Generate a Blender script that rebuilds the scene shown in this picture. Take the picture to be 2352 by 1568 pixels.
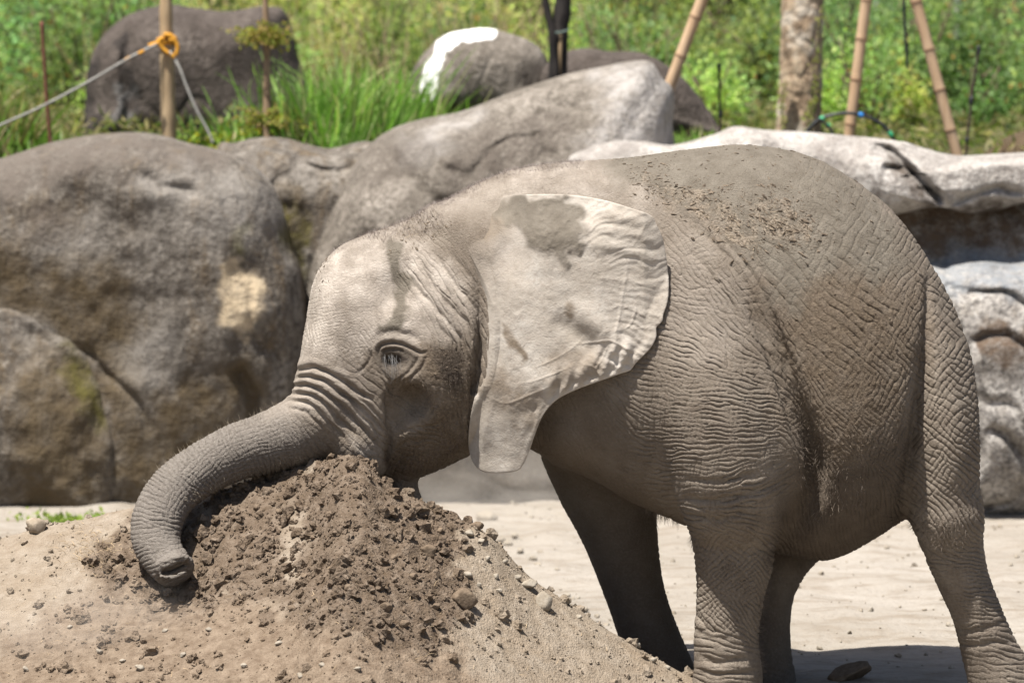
import bpy, bmesh, math, random
import numpy as np

# ------------------------------------------------------------------ camera, sky, sun, exposure
scene = bpy.context.scene
for o in list(bpy.data.objects):
    bpy.data.objects.remove(o)
col = scene.collection

PW, PH = 2352.0, 1568.0          # measuring grid used when reading the photograph
FPX = 9147.0                     # focal length in that grid (140 mm on a 36 mm sensor)
CAM = np.array([0.0, -14.0, 2.5])
PITCH = math.atan((784.0 - 7.0) / FPX)

cam_data = bpy.data.cameras.new('camera')
cam = bpy.data.objects.new('camera', cam_data)
col.objects.link(cam)
cam.location = CAM
cam.rotation_euler = (math.pi / 2 - PITCH, 0, 0)
cam_data.sensor_width = 36.0
cam_data.lens = 36.0 * FPX / PW
cam_data.clip_start = 0.1
cam_data.clip_end = 500.0
cam_data.dof.use_dof = True
cam_data.dof.focus_distance = 14.15
cam_data.dof.aperture_fstop = 2.9
scene.camera = cam

SUN_TO = np.array([-0.26, -0.235, 0.937])
SUN_TO = SUN_TO / np.linalg.norm(SUN_TO)
world = bpy.data.worlds.new('World')
scene.world = world
world.use_nodes = True
wn = world.node_tree.nodes
wl = world.node_tree.links
wn.clear()
w_out = wn.new('ShaderNodeOutputWorld')
w_bg = wn.new('ShaderNodeBackground')
w_sky = wn.new('ShaderNodeTexSky')
w_sky.sky_type = 'NISHITA'
w_sky.sun_disc = False
w_sky.sun_elevation = math.asin(SUN_TO[2])
w_sky.sun_rotation = math.atan2(SUN_TO[0], SUN_TO[1])
w_sky.air_density = 1.0
w_sky.dust_density = 2.5
w_bg.inputs['Strength'].default_value = 0.06
wl.new(w_sky.outputs[0], w_bg.inputs['Color'])
wl.new(w_bg.outputs[0], w_out.inputs['Surface'])

sun_data = bpy.data.lights.new('sun', 'SUN')
sun_data.energy = 5.0
sun_data.angle = math.radians(0.55)
sun_data.color = (1.0, 0.96, 0.90)
sun = bpy.data.objects.new('sun', sun_data)
col.objects.link(sun)
sun.location = tuple(SUN_TO * 30)
from mathutils import Vector, noise as mnoise
sun.rotation_euler = Vector(SUN_TO).to_track_quat('Z', 'Y').to_euler()

scene.view_settings.view_transform = 'Standard'
scene.view_settings.look = 'None'
scene.view_settings.exposure = 1.17
scene.view_settings.gamma = 1.0
scene.view_settings.use_curve_mapping = False
scene.render.engine = 'CYCLES'
scene.cycles.use_denoising = True
scene.cycles.max_bounces = 6
scene.cycles.diffuse_bounces = 3
scene.cycles.transmission_bounces = 4
scene.cycles.volume_bounces = 1
scene.cycles.transparent_max_bounces = 8

# ------------------------------------------------------------------ helpers
RNG = np.random.default_rng(11)
_cp, _sp = math.cos(PITCH), math.sin(PITCH)

def P(px, py, Y):
    """point of the place at depth Y whose picture position is (px, py)"""
    px = np.asarray(px, float); py = np.asarray(py, float); Y = np.asarray(Y, float)
    dx = (px - PW / 2) / FPX
    dy = -(py - PH / 2) / FPX
    ry = _cp + dy * _sp
    rz = -_sp + dy * _cp
    t = (Y - CAM[1]) / ry
    return np.stack(np.broadcast_arrays(CAM[0] + dx * t, Y + 0 * t, CAM[2] + rz * t), -1)

def proj(p):
    d = p - CAM
    fw = d[..., 1] * _cp - d[..., 2] * _sp
    up = d[..., 1] * _sp + d[..., 2] * _cp
    return np.stack([PW / 2 + FPX * d[..., 0] / fw, PH / 2 - FPX * up / fw], -1)

def m_per_px(Y):
    return (Y - CAM[1]) / FPX

def smoothstep(a, b, x):
    t = np.clip((x - a) / (b - a), 0, 1)
    return t * t * (3 - 2 * t)

def catmull(pts, n, closed=False):
    """resample a polyline (k x d) as a smooth curve of n points, even in arc length"""
    p = np.asarray(pts, float)
    if closed:
        q = np.vstack([p[-1], p, p[0], p[1]])
    else:
        q = np.vstack([2 * p[0] - p[1], p, 2 * p[-1] - p[-2]])
    out = []
    for i in range(1, len(q) - 2):
        t = np.linspace(0, 1, 14, endpoint=False)[:, None]
        a, b, c, d = q[i - 1], q[i], q[i + 1], q[i + 2]
        out.append(0.5 * (2 * b + (c - a) * t + (2 * a - 5 * b + 4 * c - d) * t ** 2 + (3 * b - 3 * c + d - a) * t ** 3))
    out = np.vstack(out + [q[-2][None]])
    s = np.concatenate([[0], np.cumsum(np.linalg.norm(np.diff(out[:, :min(3, out.shape[1])], axis=0), axis=1))])
    u = np.linspace(0, s[-1], n, endpoint=not closed)
    return np.stack([np.interp(u, s, out[:, k]) for k in range(out.shape[1])], -1)

def _hash(i, j, k, seed):
    h = (i.astype(np.uint32) * np.uint32(374761393) + j.astype(np.uint32) * np.uint32(668265263)
         + k.astype(np.uint32) * np.uint32(2147483647 - 1274126177) + np.uint32(seed * 40503 + 12345))
    h = (h ^ (h >> np.uint32(13))) * np.uint32(1274126177)
    h = h ^ (h >> np.uint32(16))
    h = h * np.uint32(2246822519)
    h = h ^ (h >> np.uint32(15))
    return (h & np.uint32(0xFFFFFF)).astype(np.float32) / np.float32(0xFFFFFF)

def vnoise(p, seed=0):
    """value noise in -1..1 at points (n x 3)"""
    p = np.asarray(p, np.float32)
    i = np.floor(p).astype(np.int64)
    f = p - i
    f = f * f * f * (f * (f * 6 - 15) + 10)
    r = 0
    for dx in (0, 1):
        for dy in (0, 1):
            for dz in (0, 1):
                w = ((f[:, 0] if dx else 1 - f[:, 0]) * (f[:, 1] if dy else 1 - f[:, 1]) * (f[:, 2] if dz else 1 - f[:, 2]))
                r = r + w * _hash(i[:, 0] + dx, i[:, 1] + dy, i[:, 2] + dz, seed)
    return r * 2 - 1

def fbm(p, octaves=4, seed=0, gain=0.5, lac=2.03):
    a, s, t = 1.0, 0, 0
    p = np.asarray(p, np.float32)
    for o in range(octaves):
        s = s + a * vnoise(p * (lac ** o) + 17.3 * o, seed + o)
        t += a
        a *= gain
    return s / t

def vor(p, seed=0):
    """cellular noise: (F1, F2) at points (n x 3)"""
    p = np.asarray(p, np.float32)
    i = np.floor(p).astype(np.int64)
    f1 = np.full(len(p), 9.0, np.float32); f2 = f1.copy()
    for dx in (-1, 0, 1):
        for dy in (-1, 0, 1):
            for dz in (-1, 0, 1):
                a, b, c = i[:, 0] + dx, i[:, 1] + dy, i[:, 2] + dz
                q = np.stack([a + _hash(a, b, c, seed), b + _hash(a, b, c, seed + 7), c + _hash(a, b, c, seed + 13)], -1)
                d = np.sqrt(((q - p) ** 2).sum(1)).astype(np.float32)
                n = d < f1
                f2 = np.where(n, f1, np.minimum(f2, d))
                f1 = np.where(n, d, f1)
    return f1, f2

def mesh_obj(name, verts, faces, mat=None, parent=None, smooth=True, attrs=None):
    """one mesh object out of arrays; faces is (n,3), (n,4) or a list of such arrays"""
    fl = faces if isinstance(faces, list) else [faces]
    fl = [np.asarray(f, np.int32) for f in fl if len(f)]
    me = bpy.data.meshes.new(name)
    verts = np.ascontiguousarray(verts, np.float32)
    me.vertices.add(len(verts))
    me.vertices.foreach_set('co', verts.ravel())
    loops = np.concatenate([f.ravel() for f in fl])
    sizes = np.concatenate([np.full(len(f), f.shape[1], np.int32) for f in fl])
    starts = np.concatenate([[0], np.cumsum(sizes)[:-1]]).astype(np.int32)
    me.loops.add(len(loops))
    me.loops.foreach_set('vertex_index', loops)
    me.polygons.add(len(sizes))
    me.polygons.foreach_set('loop_start', starts)
    me.polygons.foreach_set('loop_total', sizes)
    me.update(calc_edges=True)
    me.polygons.foreach_set('use_smooth', np.full(len(sizes), smooth, bool))
    for k, v in (attrs or {}).items():
        v = np.asarray(v, np.float32)
        if v.ndim == 1:
            a = me.attributes.new(k, 'FLOAT', 'POINT'); a.data.foreach_set('value', np.ascontiguousarray(v))
        else:
            a = me.attributes.new(k, 'FLOAT_VECTOR', 'POINT'); a.data.foreach_set('vector', np.ascontiguousarray(v).ravel())
    if mat:
        me.materials.append(mat)
    ob = bpy.data.objects.new(name, me)
    col.objects.link(ob)
    if parent is not None:
        ob.parent = parent
    return ob

def tag(o, label=None, cat=None, group=None, kind=None):
    if label: o['label'] = label
    if cat: o['category'] = cat
    if group: o['group'] = group
    if kind: o['kind'] = kind
    return o

def empty(name, loc=(0, 0, 0)):
    o = bpy.data.objects.new(name, None)
    o.location = tuple(float(v) for v in loc)
    col.objects.link(o)
    return o

def rebase(ob, root):
    """parent ob (built in world coordinates) to root, keeping it where it is"""
    ob.parent = root
    ob.location = -root.location
    return ob

def srgb(r, g, b):
    def f(c):
        c /= 255.0
        return c / 12.92 if c <= 0.04045 else ((c + 0.055) / 1.055) ** 2.4
    return (f(r), f(g), f(b), 1.0)

def tube(path, radii, seg=10, caps=True):
    """verts, faces of a tube along a 3-D path"""
    path = np.asarray(path, float)
    n = len(path)
    radii = np.broadcast_to(np.asarray(radii, float), (n,))
    T = np.gradient(path, axis=0)
    T /= np.linalg.norm(T, axis=1)[:, None] + 1e-9
    ref = np.array([0.0, 1.0, 0.0]) if abs(T[0][1]) < 0.9 else np.array([1.0, 0, 0])
    A = np.cross(T, ref); A /= np.linalg.norm(A, axis=1)[:, None] + 1e-9
    B = np.cross(T, A)
    an = np.linspace(0, 2 * math.pi, seg, endpoint=False)
    v = path[:, None] + radii[:, None, None] * (np.cos(an)[None, :, None] * A[:, None] + np.sin(an)[None, :, None] * B[:, None])
    v = v.reshape(-1, 3)
    i = np.arange(n - 1)[:, None] * seg
    j = np.arange(seg)[None]
    k = (j + 1) % seg
    q = np.stack([i + j, i + k, i + seg + k, i + seg + j], -1).reshape(-1, 4)
    faces = [q]
    if caps:
        v = np.vstack([v, path[:1], path[-1:]])
        a = len(v) - 2
        j = np.arange(seg); k = (j + 1) % seg
        faces.append(np.vstack([np.stack([k, j, np.full(seg, a)], -1),
                                np.stack([(n - 1) * seg + j, (n - 1) * seg + k, np.full(seg, a + 1)], -1)]))
    return v, faces

def merge(parts):
    """join several (verts, [faces]) into one"""
    V, FQ, FT, off = [], [], [], 0
    for v, fs in parts:
        for f in (fs if isinstance(fs, list) else [fs]):
            f = np.asarray(f)
            (FQ if f.shape[1] == 4 else FT).append(f + off)
        V.append(v); off += len(v)
    out = []
    if FQ: out.append(np.vstack(FQ))
    if FT: out.append(np.vstack(FT))
    return np.vstack(V), out

ALB = 0.76
# ---- materials
class NT:
    """tiny node-graph helper"""
    def __init__(self, name):
        self.mat = bpy.data.materials.new(name)
        self.mat.use_nodes = True
        self.t = self.mat.node_tree
        self.t.nodes.clear()
        self.out = self.t.nodes.new('ShaderNodeOutputMaterial')
    def n(self, typ, **kw):
        nd = self.t.nodes.new('ShaderNode' + typ)
        for k, v in kw.items():
            if k in nd.inputs.keys() if isinstance(k, str) else False:
                pass
            setattr(nd, k, v)
        return nd
    def link(self, a, b):
        self.t.links.new(a, b)
    def put(self, sock, v):
        if hasattr(v, 'links') or isinstance(v, bpy.types.NodeSocket):
            self.link(v, sock)
        else:
            sock.default_value = v
    def coord(self, kind='Object'):
        return self.n('TexCoord').outputs[kind]
    def attr(self, name, vec=False):
        a = self.n('Attribute'); a.attribute_name = name
        return a.outputs['Vector' if vec else 'Fac']
    def mapping(self, vec, scale=(1, 1, 1), rot=(0, 0, 0), loc=(0, 0, 0)):
        m = self.n('Mapping')
        self.link(vec, m.inputs['Vector'])
        m.inputs['Scale'].default_value = scale if hasattr(scale, '__len__') else (scale,) * 3
        m.inputs['Rotation'].default_value = rot
        m.inputs['Location'].default_value = loc
        return m.outputs[0]
    def noise(self, vec, scale, detail=4, rough=0.55, dist=0.0, col=False):
        x = self.n('TexNoise')
        self.link(vec, x.inputs['Vector'])
        x.inputs['Scale'].default_value = scale
        x.inputs['Detail'].default_value = detail
        x.inputs['Roughness'].default_value = rough
        x.inputs['Distortion'].default_value = dist
        return x.outputs['Color' if col else 'Fac']
    def voronoi(self, vec, scale, feature='F1', rnd=1.0):
        x = self.n('TexVoronoi')
        x.feature = feature
        self.link(vec, x.inputs['Vector'])
        x.inputs['Scale'].default_value = scale
        x.inputs['Randomness'].default_value = rnd
        return x.outputs['Distance']
    def ramp(self, fac, stops, interp='LINEAR'):
        r = self.n('ValToRGB')
        r.color_ramp.interpolation = interp
        e = r.color_ramp.elements
        while len(e) < len(stops): e.new(0.5)
        for el, (p, c) in zip(e, stops):
            el.position = p
            el.color = c if hasattr(c, '__len__') else (c, c, c, 1)
        self.put(r.inputs['Fac'], fac)
        return r.outputs['Color']
    def mix(self, fac, a, b, mode='MIX'):
        m = self.n('Mix', data_type='RGBA', blend_type=mode)
        self.put(m.inputs[0], fac); self.put(m.inputs[6], a); self.put(m.inputs[7], b)
        return m.outputs[2]
    def math(self, op, a, b=0.0, clamp=False):
        m = self.n('Math', operation=op, use_clamp=clamp)
        self.put(m.inputs[0], a); self.put(m.inputs[1], b)
        return m.outputs[0]
    def bump(self, height, dist=0.01, strength=1.0, normal=None):
        b = self.n('Bump')
        b.inputs['Strength'].default_value = strength
        b.inputs['Distance'].default_value = dist
        self.put(b.inputs['Height'], height)
        if normal is not None: self.link(normal, b.inputs['Normal'])
        return b.outputs[0]
    def principled(self, color, rough=0.9, normal=None, spec=0.15):
        p = self.n('BsdfPrincipled')
        if isinstance(color, bpy.types.NodeSocket):
            color = self.mix(1.0, color, (ALB, ALB, ALB, 1), 'MULTIPLY')
        else:
            color = tuple(c_ * ALB for c_ in color[:3]) + (1,)
        self.put(p.inputs['Base Color'], color)
        self.put(p.inputs['Roughness'], rough)
        p.inputs['Specular IOR Level'].default_value = spec
        if normal is not None: self.link(normal, p.inputs['Normal'])
        self.link(p.outputs[0], self.out.inputs['Surface'])
        return p
# ------------------------------------------------------------------ elephant: one continuous skin
VOX = 0.0135
gx = np.arange(-1.52, 2.02, VOX, dtype=np.float32)
gy = np.arange(-0.42, 1.26, VOX, dtype=np.float32)
gz = np.arange(-0.05, 2.10, VOX, dtype=np.float32)
SDF = np.full((len(gx), len(gy), len(gz)), 1.0, np.float32)

def box_slices(lo, hi):
    s = []
    for g, a, b in zip((gx, gy, gz), lo, hi):
        i0 = max(0, int((a - g[0]) / VOX)); i1 = min(len(g), int((b - g[0]) / VOX) + 2)
        s.append(slice(i0, max(i0 + 1, i1)))
    return tuple(s)

def smin(a, b, k):
    h = np.clip(0.5 + 0.5 * (b - a) / k, 0, 1)
    return b + (a - b) * h - k * h * (1 - h)

def put(sl, d, k, cut=False):
    if cut:
        SDF[sl] = -smin(-SDF[sl], d, k)
    else:
        SDF[sl] = smin(SDF[sl], d, k)

def sweep(nodes, k=0.05, n=None, cut=False):
    """limb: nodes (px, py, depth, radius in px, half width in m) along a smooth centre line"""
    nd = np.asarray(nodes, float)
    w = P(nd[:, 0], nd[:, 1], nd[:, 2])
    pts = np.column_stack([w, nd[:, 3] * m_per_px(nd[:, 2]), nd[:, 4]])
    pts = catmull(pts, n or max(2, 4 * len(nd)))
    R = pts[:, 3:].max(1)
    mg = 0.10
    lo = (pts[:, :3] - R[:, None]).min(0) - mg; hi = (pts[:, :3] + R[:, None]).max(0) + mg
    base = box_slices(lo, hi)
    d = np.full(SDF[base].shape, 1.0, np.float32)
    for a, b in zip(pts[:-1], pts[1:]):
        r = max(a[3], b[3], a[4], b[4])
        sl = box_slices(np.minimum(a[:3], b[:3]) - r - mg, np.maximum(a[:3], b[:3]) + r + mg)
        sl = tuple(slice(max(s.start, o.start), min(s.stop, o.stop)) for s, o in zip(sl, base))
        X = gx[sl[0]][:, None, None]; Y = gy[sl[1]][None, :, None]; Z = gz[sl[2]][None, None, :]
        ab = b[:3] - a[:3]
        t = np.clip(((X - a[0]) * ab[0] + (Y - a[1]) * ab[1] + (Z - a[2]) * ab[2]) / (ab @ ab + 1e-9), 0, 1)
        rr = a[3] + (b[3] - a[3]) * t; ry = a[4] + (b[4] - a[4]) * t
        qx = X - a[0] - t * ab[0]; qy = Y - a[1] - t * ab[1]; qz = Z - a[2] - t * ab[2]
        kk = np.sqrt((qx * qx + qz * qz) / (rr * rr) + qy * qy / (ry * ry))
        dd = (kk - 1) * np.minimum(rr, ry)
        loc = tuple(slice(s.start - o.start, s.stop - o.start) for s, o in zip(sl, base))
        d[loc] = np.minimum(d[loc], dd)
    put(base, d, k, cut)

def blob(px, py, Y, rx, rz, ry, k=0.05, rot=0.0, cut=False):
    """ellipsoid: radii rx, rz in px, ry in m, turned by rot degrees in the side view"""
    c = P(px, py, Y); s = m_per_px(Y)
    a, b = rx * s, rz * s
    r = max(a, b) + 0.1
    sl = box_slices(c - [r, ry + 0.1, r], c + [r, ry + 0.1, r])
    X = gx[sl[0]][:, None, None] - c[0]; Yv = gy[sl[1]][None, :, None] - c[1]; Z = gz[sl[2]][None, None, :] - c[2]
    t = math.radians(rot)
    u = X * math.cos(t) - Z * math.sin(t); v = X * math.sin(t) + Z * math.cos(t)
    k0 = np.sqrt((u / a) ** 2 + (v / b) ** 2 + (Yv / ry) ** 2)
    k1 = np.sqrt((u / a ** 2) ** 2 + (v / b ** 2) ** 2 + (Yv / ry ** 2) ** 2) + 1e-6
    put(sl, (k0 * (k0 - 1) / k1).astype(np.float32), k, cut)

YC = 0.5      # middle plane of the animal
TORSO = np.array([  # px, top, bottom, half width
    (684, 855, 885, .05), (696, 805, 920, .13), (712, 740, 960, .19), (728, 672, 1000, .235), (748, 612, 1020, .26),
    (770, 570, 1040, .275), (830, 542, 1060, .285), (900, 520, 1075, .30), (960, 496, 1070, .315), (1020, 465, 1050, .325),
    (1090, 425, 1030, .325), (1160, 394, 1010, .335), (1250, 377, 1030, .375), (1340, 370, 1085, .43), (1450, 362, 1150, .50),
    (1560, 346, 1195, .54), (1690, 331, 1250, .575), (1790, 341, 1265, .595), (1850, 356, 1278, .605), (1900, 376, 1282, .61),
    (1960, 414, 1257, .595), (2030, 466, 1215, .555), (2080, 522, 1180, .51), (2130, 598, 1135, .45), (2180, 684, 1100, .375),
    (2212, 765, 1070, .28), (2226, 840, 1040, .17), (2232, 910, 980, .05)], float)
_xs = P(TORSO[:, 0], 800, YC)[:, 0]
_tz = P(TORSO[:, 0], TORSO[:, 1], YC)[:, 2]
_bz = P(TORSO[:, 0], TORSO[:, 2], YC)[:, 2]
_u = np.linspace(_xs[0], _xs[-1], 900)
def _sm(v, s=9):
    t = np.interp(_u, _xs, v)
    kx = np.arange(-3 * s, 3 * s + 1); kk = np.exp(-0.5 * (kx / s) ** 2); kk /= kk.sum()
    tp = np.concatenate([2 * t[0] - t[3 * s:0:-1], t, 2 * t[-1] - t[-2:-3 * s - 2:-1]])
    return np.convolve(tp, kk, 'valid')
_T, _B, _W = _sm(_tz), _sm(_bz), np.maximum(_sm(TORSO[:, 3]), 0.01)
cz = np.interp(gx, _u, (_T + _B) / 2).astype(np.float32)
hz = np.maximum(np.interp(gx, _u, (_T - _B) / 2), 0.008).astype(np.float32)
hw = np.interp(gx, _u, _W).astype(np.float32)
out_x = np.maximum(np.maximum(_u[0] - gx, gx - _u[-1]), 0).astype(np.float32)
zn = (gz[None, None, :] - cz[:, None, None]) / hz[:, None, None]
wf = 1.03 - 0.10 * np.clip(zn, -1, 1)           # lower half a little fuller
yn = (gy[None, :, None] - YC) / (hw[:, None, None] * wf)
K = (np.abs(yn) ** 2.25 + np.abs(zn) ** 2.25) ** (1 / 2.25)
G = np.gradient(K, VOX)
g = np.sqrt(G[0] ** 2 + G[1] ** 2 + G[2] ** 2)
D = (K - 1) / np.maximum(g, 0.8)
D = np.where(out_x[:, None, None] > 0, np.maximum(D, 0) + out_x[:, None, None], np.maximum(D, -0.25))
SDF = np.minimum(D, 1.0).astype(np.float32)
del K, G, g, D, yn, zn, wf

# legs
sweep([(2020, 740, .42, 110, .30), (2105, 800, .30, 100, .27), (2145, 890, .24, 88, .25), (2166, 1010, .20, 79, .24), (2166, 1140, .20, 80, .215),
       (2188, 1250, .20, 70, .175), (2212, 1330, .20, 60, .155), (2244, 1410, .20, 57, .145), (2275, 1500, .20, 66, .15),
       (2300, 1560, .20, 78, .165), (2306, 1600, .20, 84, .17)], .045)
blob(2180, 1180, .19, 74, 80, .20, .05)
sweep([(2010, 800, .70, 140, .26), (1930, 1020, .74, 120, .24), (1850, 1180, .74, 92, .19), (1790, 1290, .73, 66, .155),
       (1768, 1380, .72, 52, .145), (1764, 1480, .71, 52, .14), (1770, 1570, .70, 60, .15), (1768, 1605, .70, 66, .16)], .05)
sweep([(1540, 560, .34, 150, .20), (1590, 720, .20, 165, .22), (1640, 880, .095, 158, .235), (1676, 1020, .06, 150, .225),
       (1690, 1120, .085, 137, .205), (1692, 1195, .15, 112, .185), (1688, 1270, .16, 94, .165), (1678, 1360, .17, 78, .152),
       (1668, 1460, .17, 74, .148), (1672, 1550, .17, 80, .155), (1668, 1600, .17, 88, .165)], .025)
blob(1790, 1108, .10, 44, 60, .13, .035, rot=20)
sweep([(1420, 800, .68, 180, .22), (1385, 960, .72, 160, .22), (1392, 1090, .75, 122, .195), (1420, 1210, .77, 90, .17),
       (1455, 1350, .78, 70, .15), (1488, 1450, .78, 68, .145), (1525, 1540, .78, 70, .155), (1540, 1585, .78, 78, .165)], .05)
blob(1330, 960, .5, 120, 110, .36, .06)                       # breast
# head
sweep([(870, 700, .5, 150, .26), (850, 800, .49, 150, .245), (815, 880, .475, 132, .225), (765, 945, .455, 104, .19),
       (700, 985, .43, 83, .145), (620, 1015, .40, 71, .118), (540, 1039, .36, 65, .104), (470, 1074, .30, 61, .096),
       (405, 1121, .22, 60, .091), (366, 1180, .13, 60, .088), (358, 1235, .06, 57, .083), (373, 1276, .01, 51, .074),
       (390, 1296, -.02, 49, .070), (402, 1310, -.05, 49, .068)], .03, n=70)
_tp = P(400, 1300, -.085); _tn = np.array([0.32, -0.74, -0.58]); _tn /= np.linalg.norm(_tn)
_sl = box_slices(_tp - .16, _tp + .16)
_dp = (gx[_sl[0]][:, None, None] - _tp[0]) * _tn[0] + (gy[_sl[1]][None, :, None] - _tp[1]) * _tn[1] + (gz[_sl[2]][None, None, :] - _tp[2]) * _tn[2]
SDF[_sl] = -smin(-SDF[_sl], -_dp.astype(np.float32), .010)
_e1 = np.array([0.90, 0.10, 0.36]); _e1 -= (_e1 @ _tn) * _tn; _e1 /= np.linalg.norm(_e1); _e2 = np.cross(_tn, _e1)
_c = P(400, 1307, -.09); _c = _c - ((_c - _tp) @ _tn) * _tn                    # nostril slit across the end of the trunk
def _along(e): return (gx[_sl[0]][:, None, None] - _c[0]) * e[0] + (gy[_sl[1]][None, :, None] - _c[1]) * e[1] + (gz[_sl[2]][None, None, :] - _c[2]) * e[2]
_k = np.sqrt((_along(_e1) / .055) ** 2 + (_along(_e2) / .016) ** 2 + (_along(_tn) / .05) ** 2)
SDF[_sl] = -smin(-SDF[_sl], ((_k - 1) * .013).astype(np.float32), .004)
sweep([(362, 1322, -.10, 7, .014), (390, 1326, -.118, 9, .018), (418, 1318, -.118, 9, .018), (440, 1304, -.10, 7, .014)], .012)   # lower lip of the tip
sweep([(356, 1300, -.09, 8, .016), (396, 1288, -.105, 10, .02), (440, 1272, -.085, 8, .016)], .015)                              # finger of the tip
blob(828, 1010, .37, 62, 92, .15, .035, rot=-14)              # sheath at the root of the trunk
blob(822, 735, .5, 92, 150, .27, .05, rot=-15)               # forehead
blob(912, 640, .16, 44, 74, .12, .06, rot=12, cut=True)     # temple
blob(905, 752, .26, 62, 34, .06, .05, rot=-8)                 # brow
blob(1000, 850, .30, 66, 120, .13, .07, rot=8)                # cheek
sweep([(1080, 930, .5, 92, .26), (1010, 1000, .5, 68, .225), (950, 1045, .5, 52, .175), (905, 1072, .5, 36, .12)], .05)   # jaw
sweep([(905, 1072, .5, 34, .09), (924, 1098, .47, 30, .07), (930, 1130, .46, 33, .06), (936, 1165, .46, 38, .05)], .02)  # lower lip
blob(955, 868, .225, 62, 17, .06, .035, rot=12)
blob(942, 928, .17, 44, 46, .10, .035, rot=35, cut=True)
blob(915, 965, .17, 26, 46, .09, .03, rot=10, cut=True)
sweep([(903, 890, .18, 13, .05), (901, 950, .18, 15, .06), (895, 1020, .19, 13, .06), (886, 1090, .22, 11, .06)], .015, cut=True)      # hollow behind the trunk root
blob(898, 830, .17, 26, 13, .05, .02, rot=8, cut=True)             # eye socket
sweep([(1000, 500, .43, 16, .05), (1050, 515, .365, 26, .07), (1092, 545, .315, 32, .08), (1118, 600, .272, 32, .08), (1130, 690, .24, 28, .075), (1128, 780, .235, 26, .07), (1116, 870, .25, 20, .06)], .08)   # root of the ear
sweep([(1102, 600, .14, 8, .04), (1101, 680, .14, 9, .05), (1104, 770, .15, 10, .05), (1098, 850, .17, 10, .05), (1088, 900, .20, 9, .05)], .02, cut=True)
# groove between flank and thigh, groove behind the shoulder
sweep([(2150, 600, .10, 9, .03), (2140, 720, .0, 12, .04), (2124, 830, -.03, 14, .06), (2110, 930, -.03, 16, .08), (2097, 1030, -.02, 16, .09),
       (2082, 1120, .0, 14, .10), (2072, 1190, .03, 10, .08)], .05, cut=True)
sweep([(1690, 600, -.12, 10, .02), (1748, 715, -.115, 15, .035), (1787, 800, -.115, 17, .05), (1820, 890, -.11, 18, .06), (1850, 970, -.085, 20, .065), (1872, 1050, -.06, 22, .07),
       (1872, 1125, -.035, 22, .075), (1840, 1205, .0, 22, .08), (1805, 1270, .04, 18, .08)], .075, cut=True)

def sample(p):
    """trilinear value and gradient of the field at points"""
    q = (p - np.array([gx[0], gy[0], gz[0]], np.float32)) / VOX
    q = np.clip(q, 1, np.array(SDF.shape) - 2.001).astype(np.float32)
    i = q.astype(np.int32); f = q - i
    c = {}
    for a in (0, 1):
        for b in (0, 1):
            for d in (0, 1):
                c[a, b, d] = SDF[i[:, 0] + a, i[:, 1] + b, i[:, 2] + d]
    fx, fy, fz = f[:, 0], f[:, 1], f[:, 2]
    def lerp(a, b, t): return a + (b - a) * t
    x00, x10, x01, x11 = (lerp(c[0, b, d], c[1, b, d], fx) for b, d in ((0, 0), (1, 0), (0, 1), (1, 1)))
    y0, y1 = lerp(x00, x10, fy), lerp(x01, x11, fy)
    val = lerp(y0, y1, fz)
    gxv = lerp(lerp(c[1, 0, 0] - c[0, 0, 0], c[1, 1, 0] - c[0, 1, 0], fy), lerp(c[1, 0, 1] - c[0, 0, 1], c[1, 1, 1] - c[0, 1, 1], fy), fz)
    gyv = lerp(x10 - x00, x11 - x01, fz)
    gzv = y1 - y0
    return val, np.stack([gxv, gyv, gzv], -1) / VOX

def blur3(a, it=1):
    for _ in range(it):
        for ax in range(3):
            b = a.copy()
            s0 = [slice(None)] * 3; s1 = [slice(None)] * 3; s2 = [slice(None)] * 3
            s0[ax] = slice(1, -1); s1[ax] = slice(0, -2); s2[ax] = slice(2, None)
            b[tuple(s0)] = 0.5 * a[tuple(s0)] + 0.25 * (a[tuple(s1)] + a[tuple(s2)])
            a = b
    return a
SDF = blur3(SDF, 1)

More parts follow.
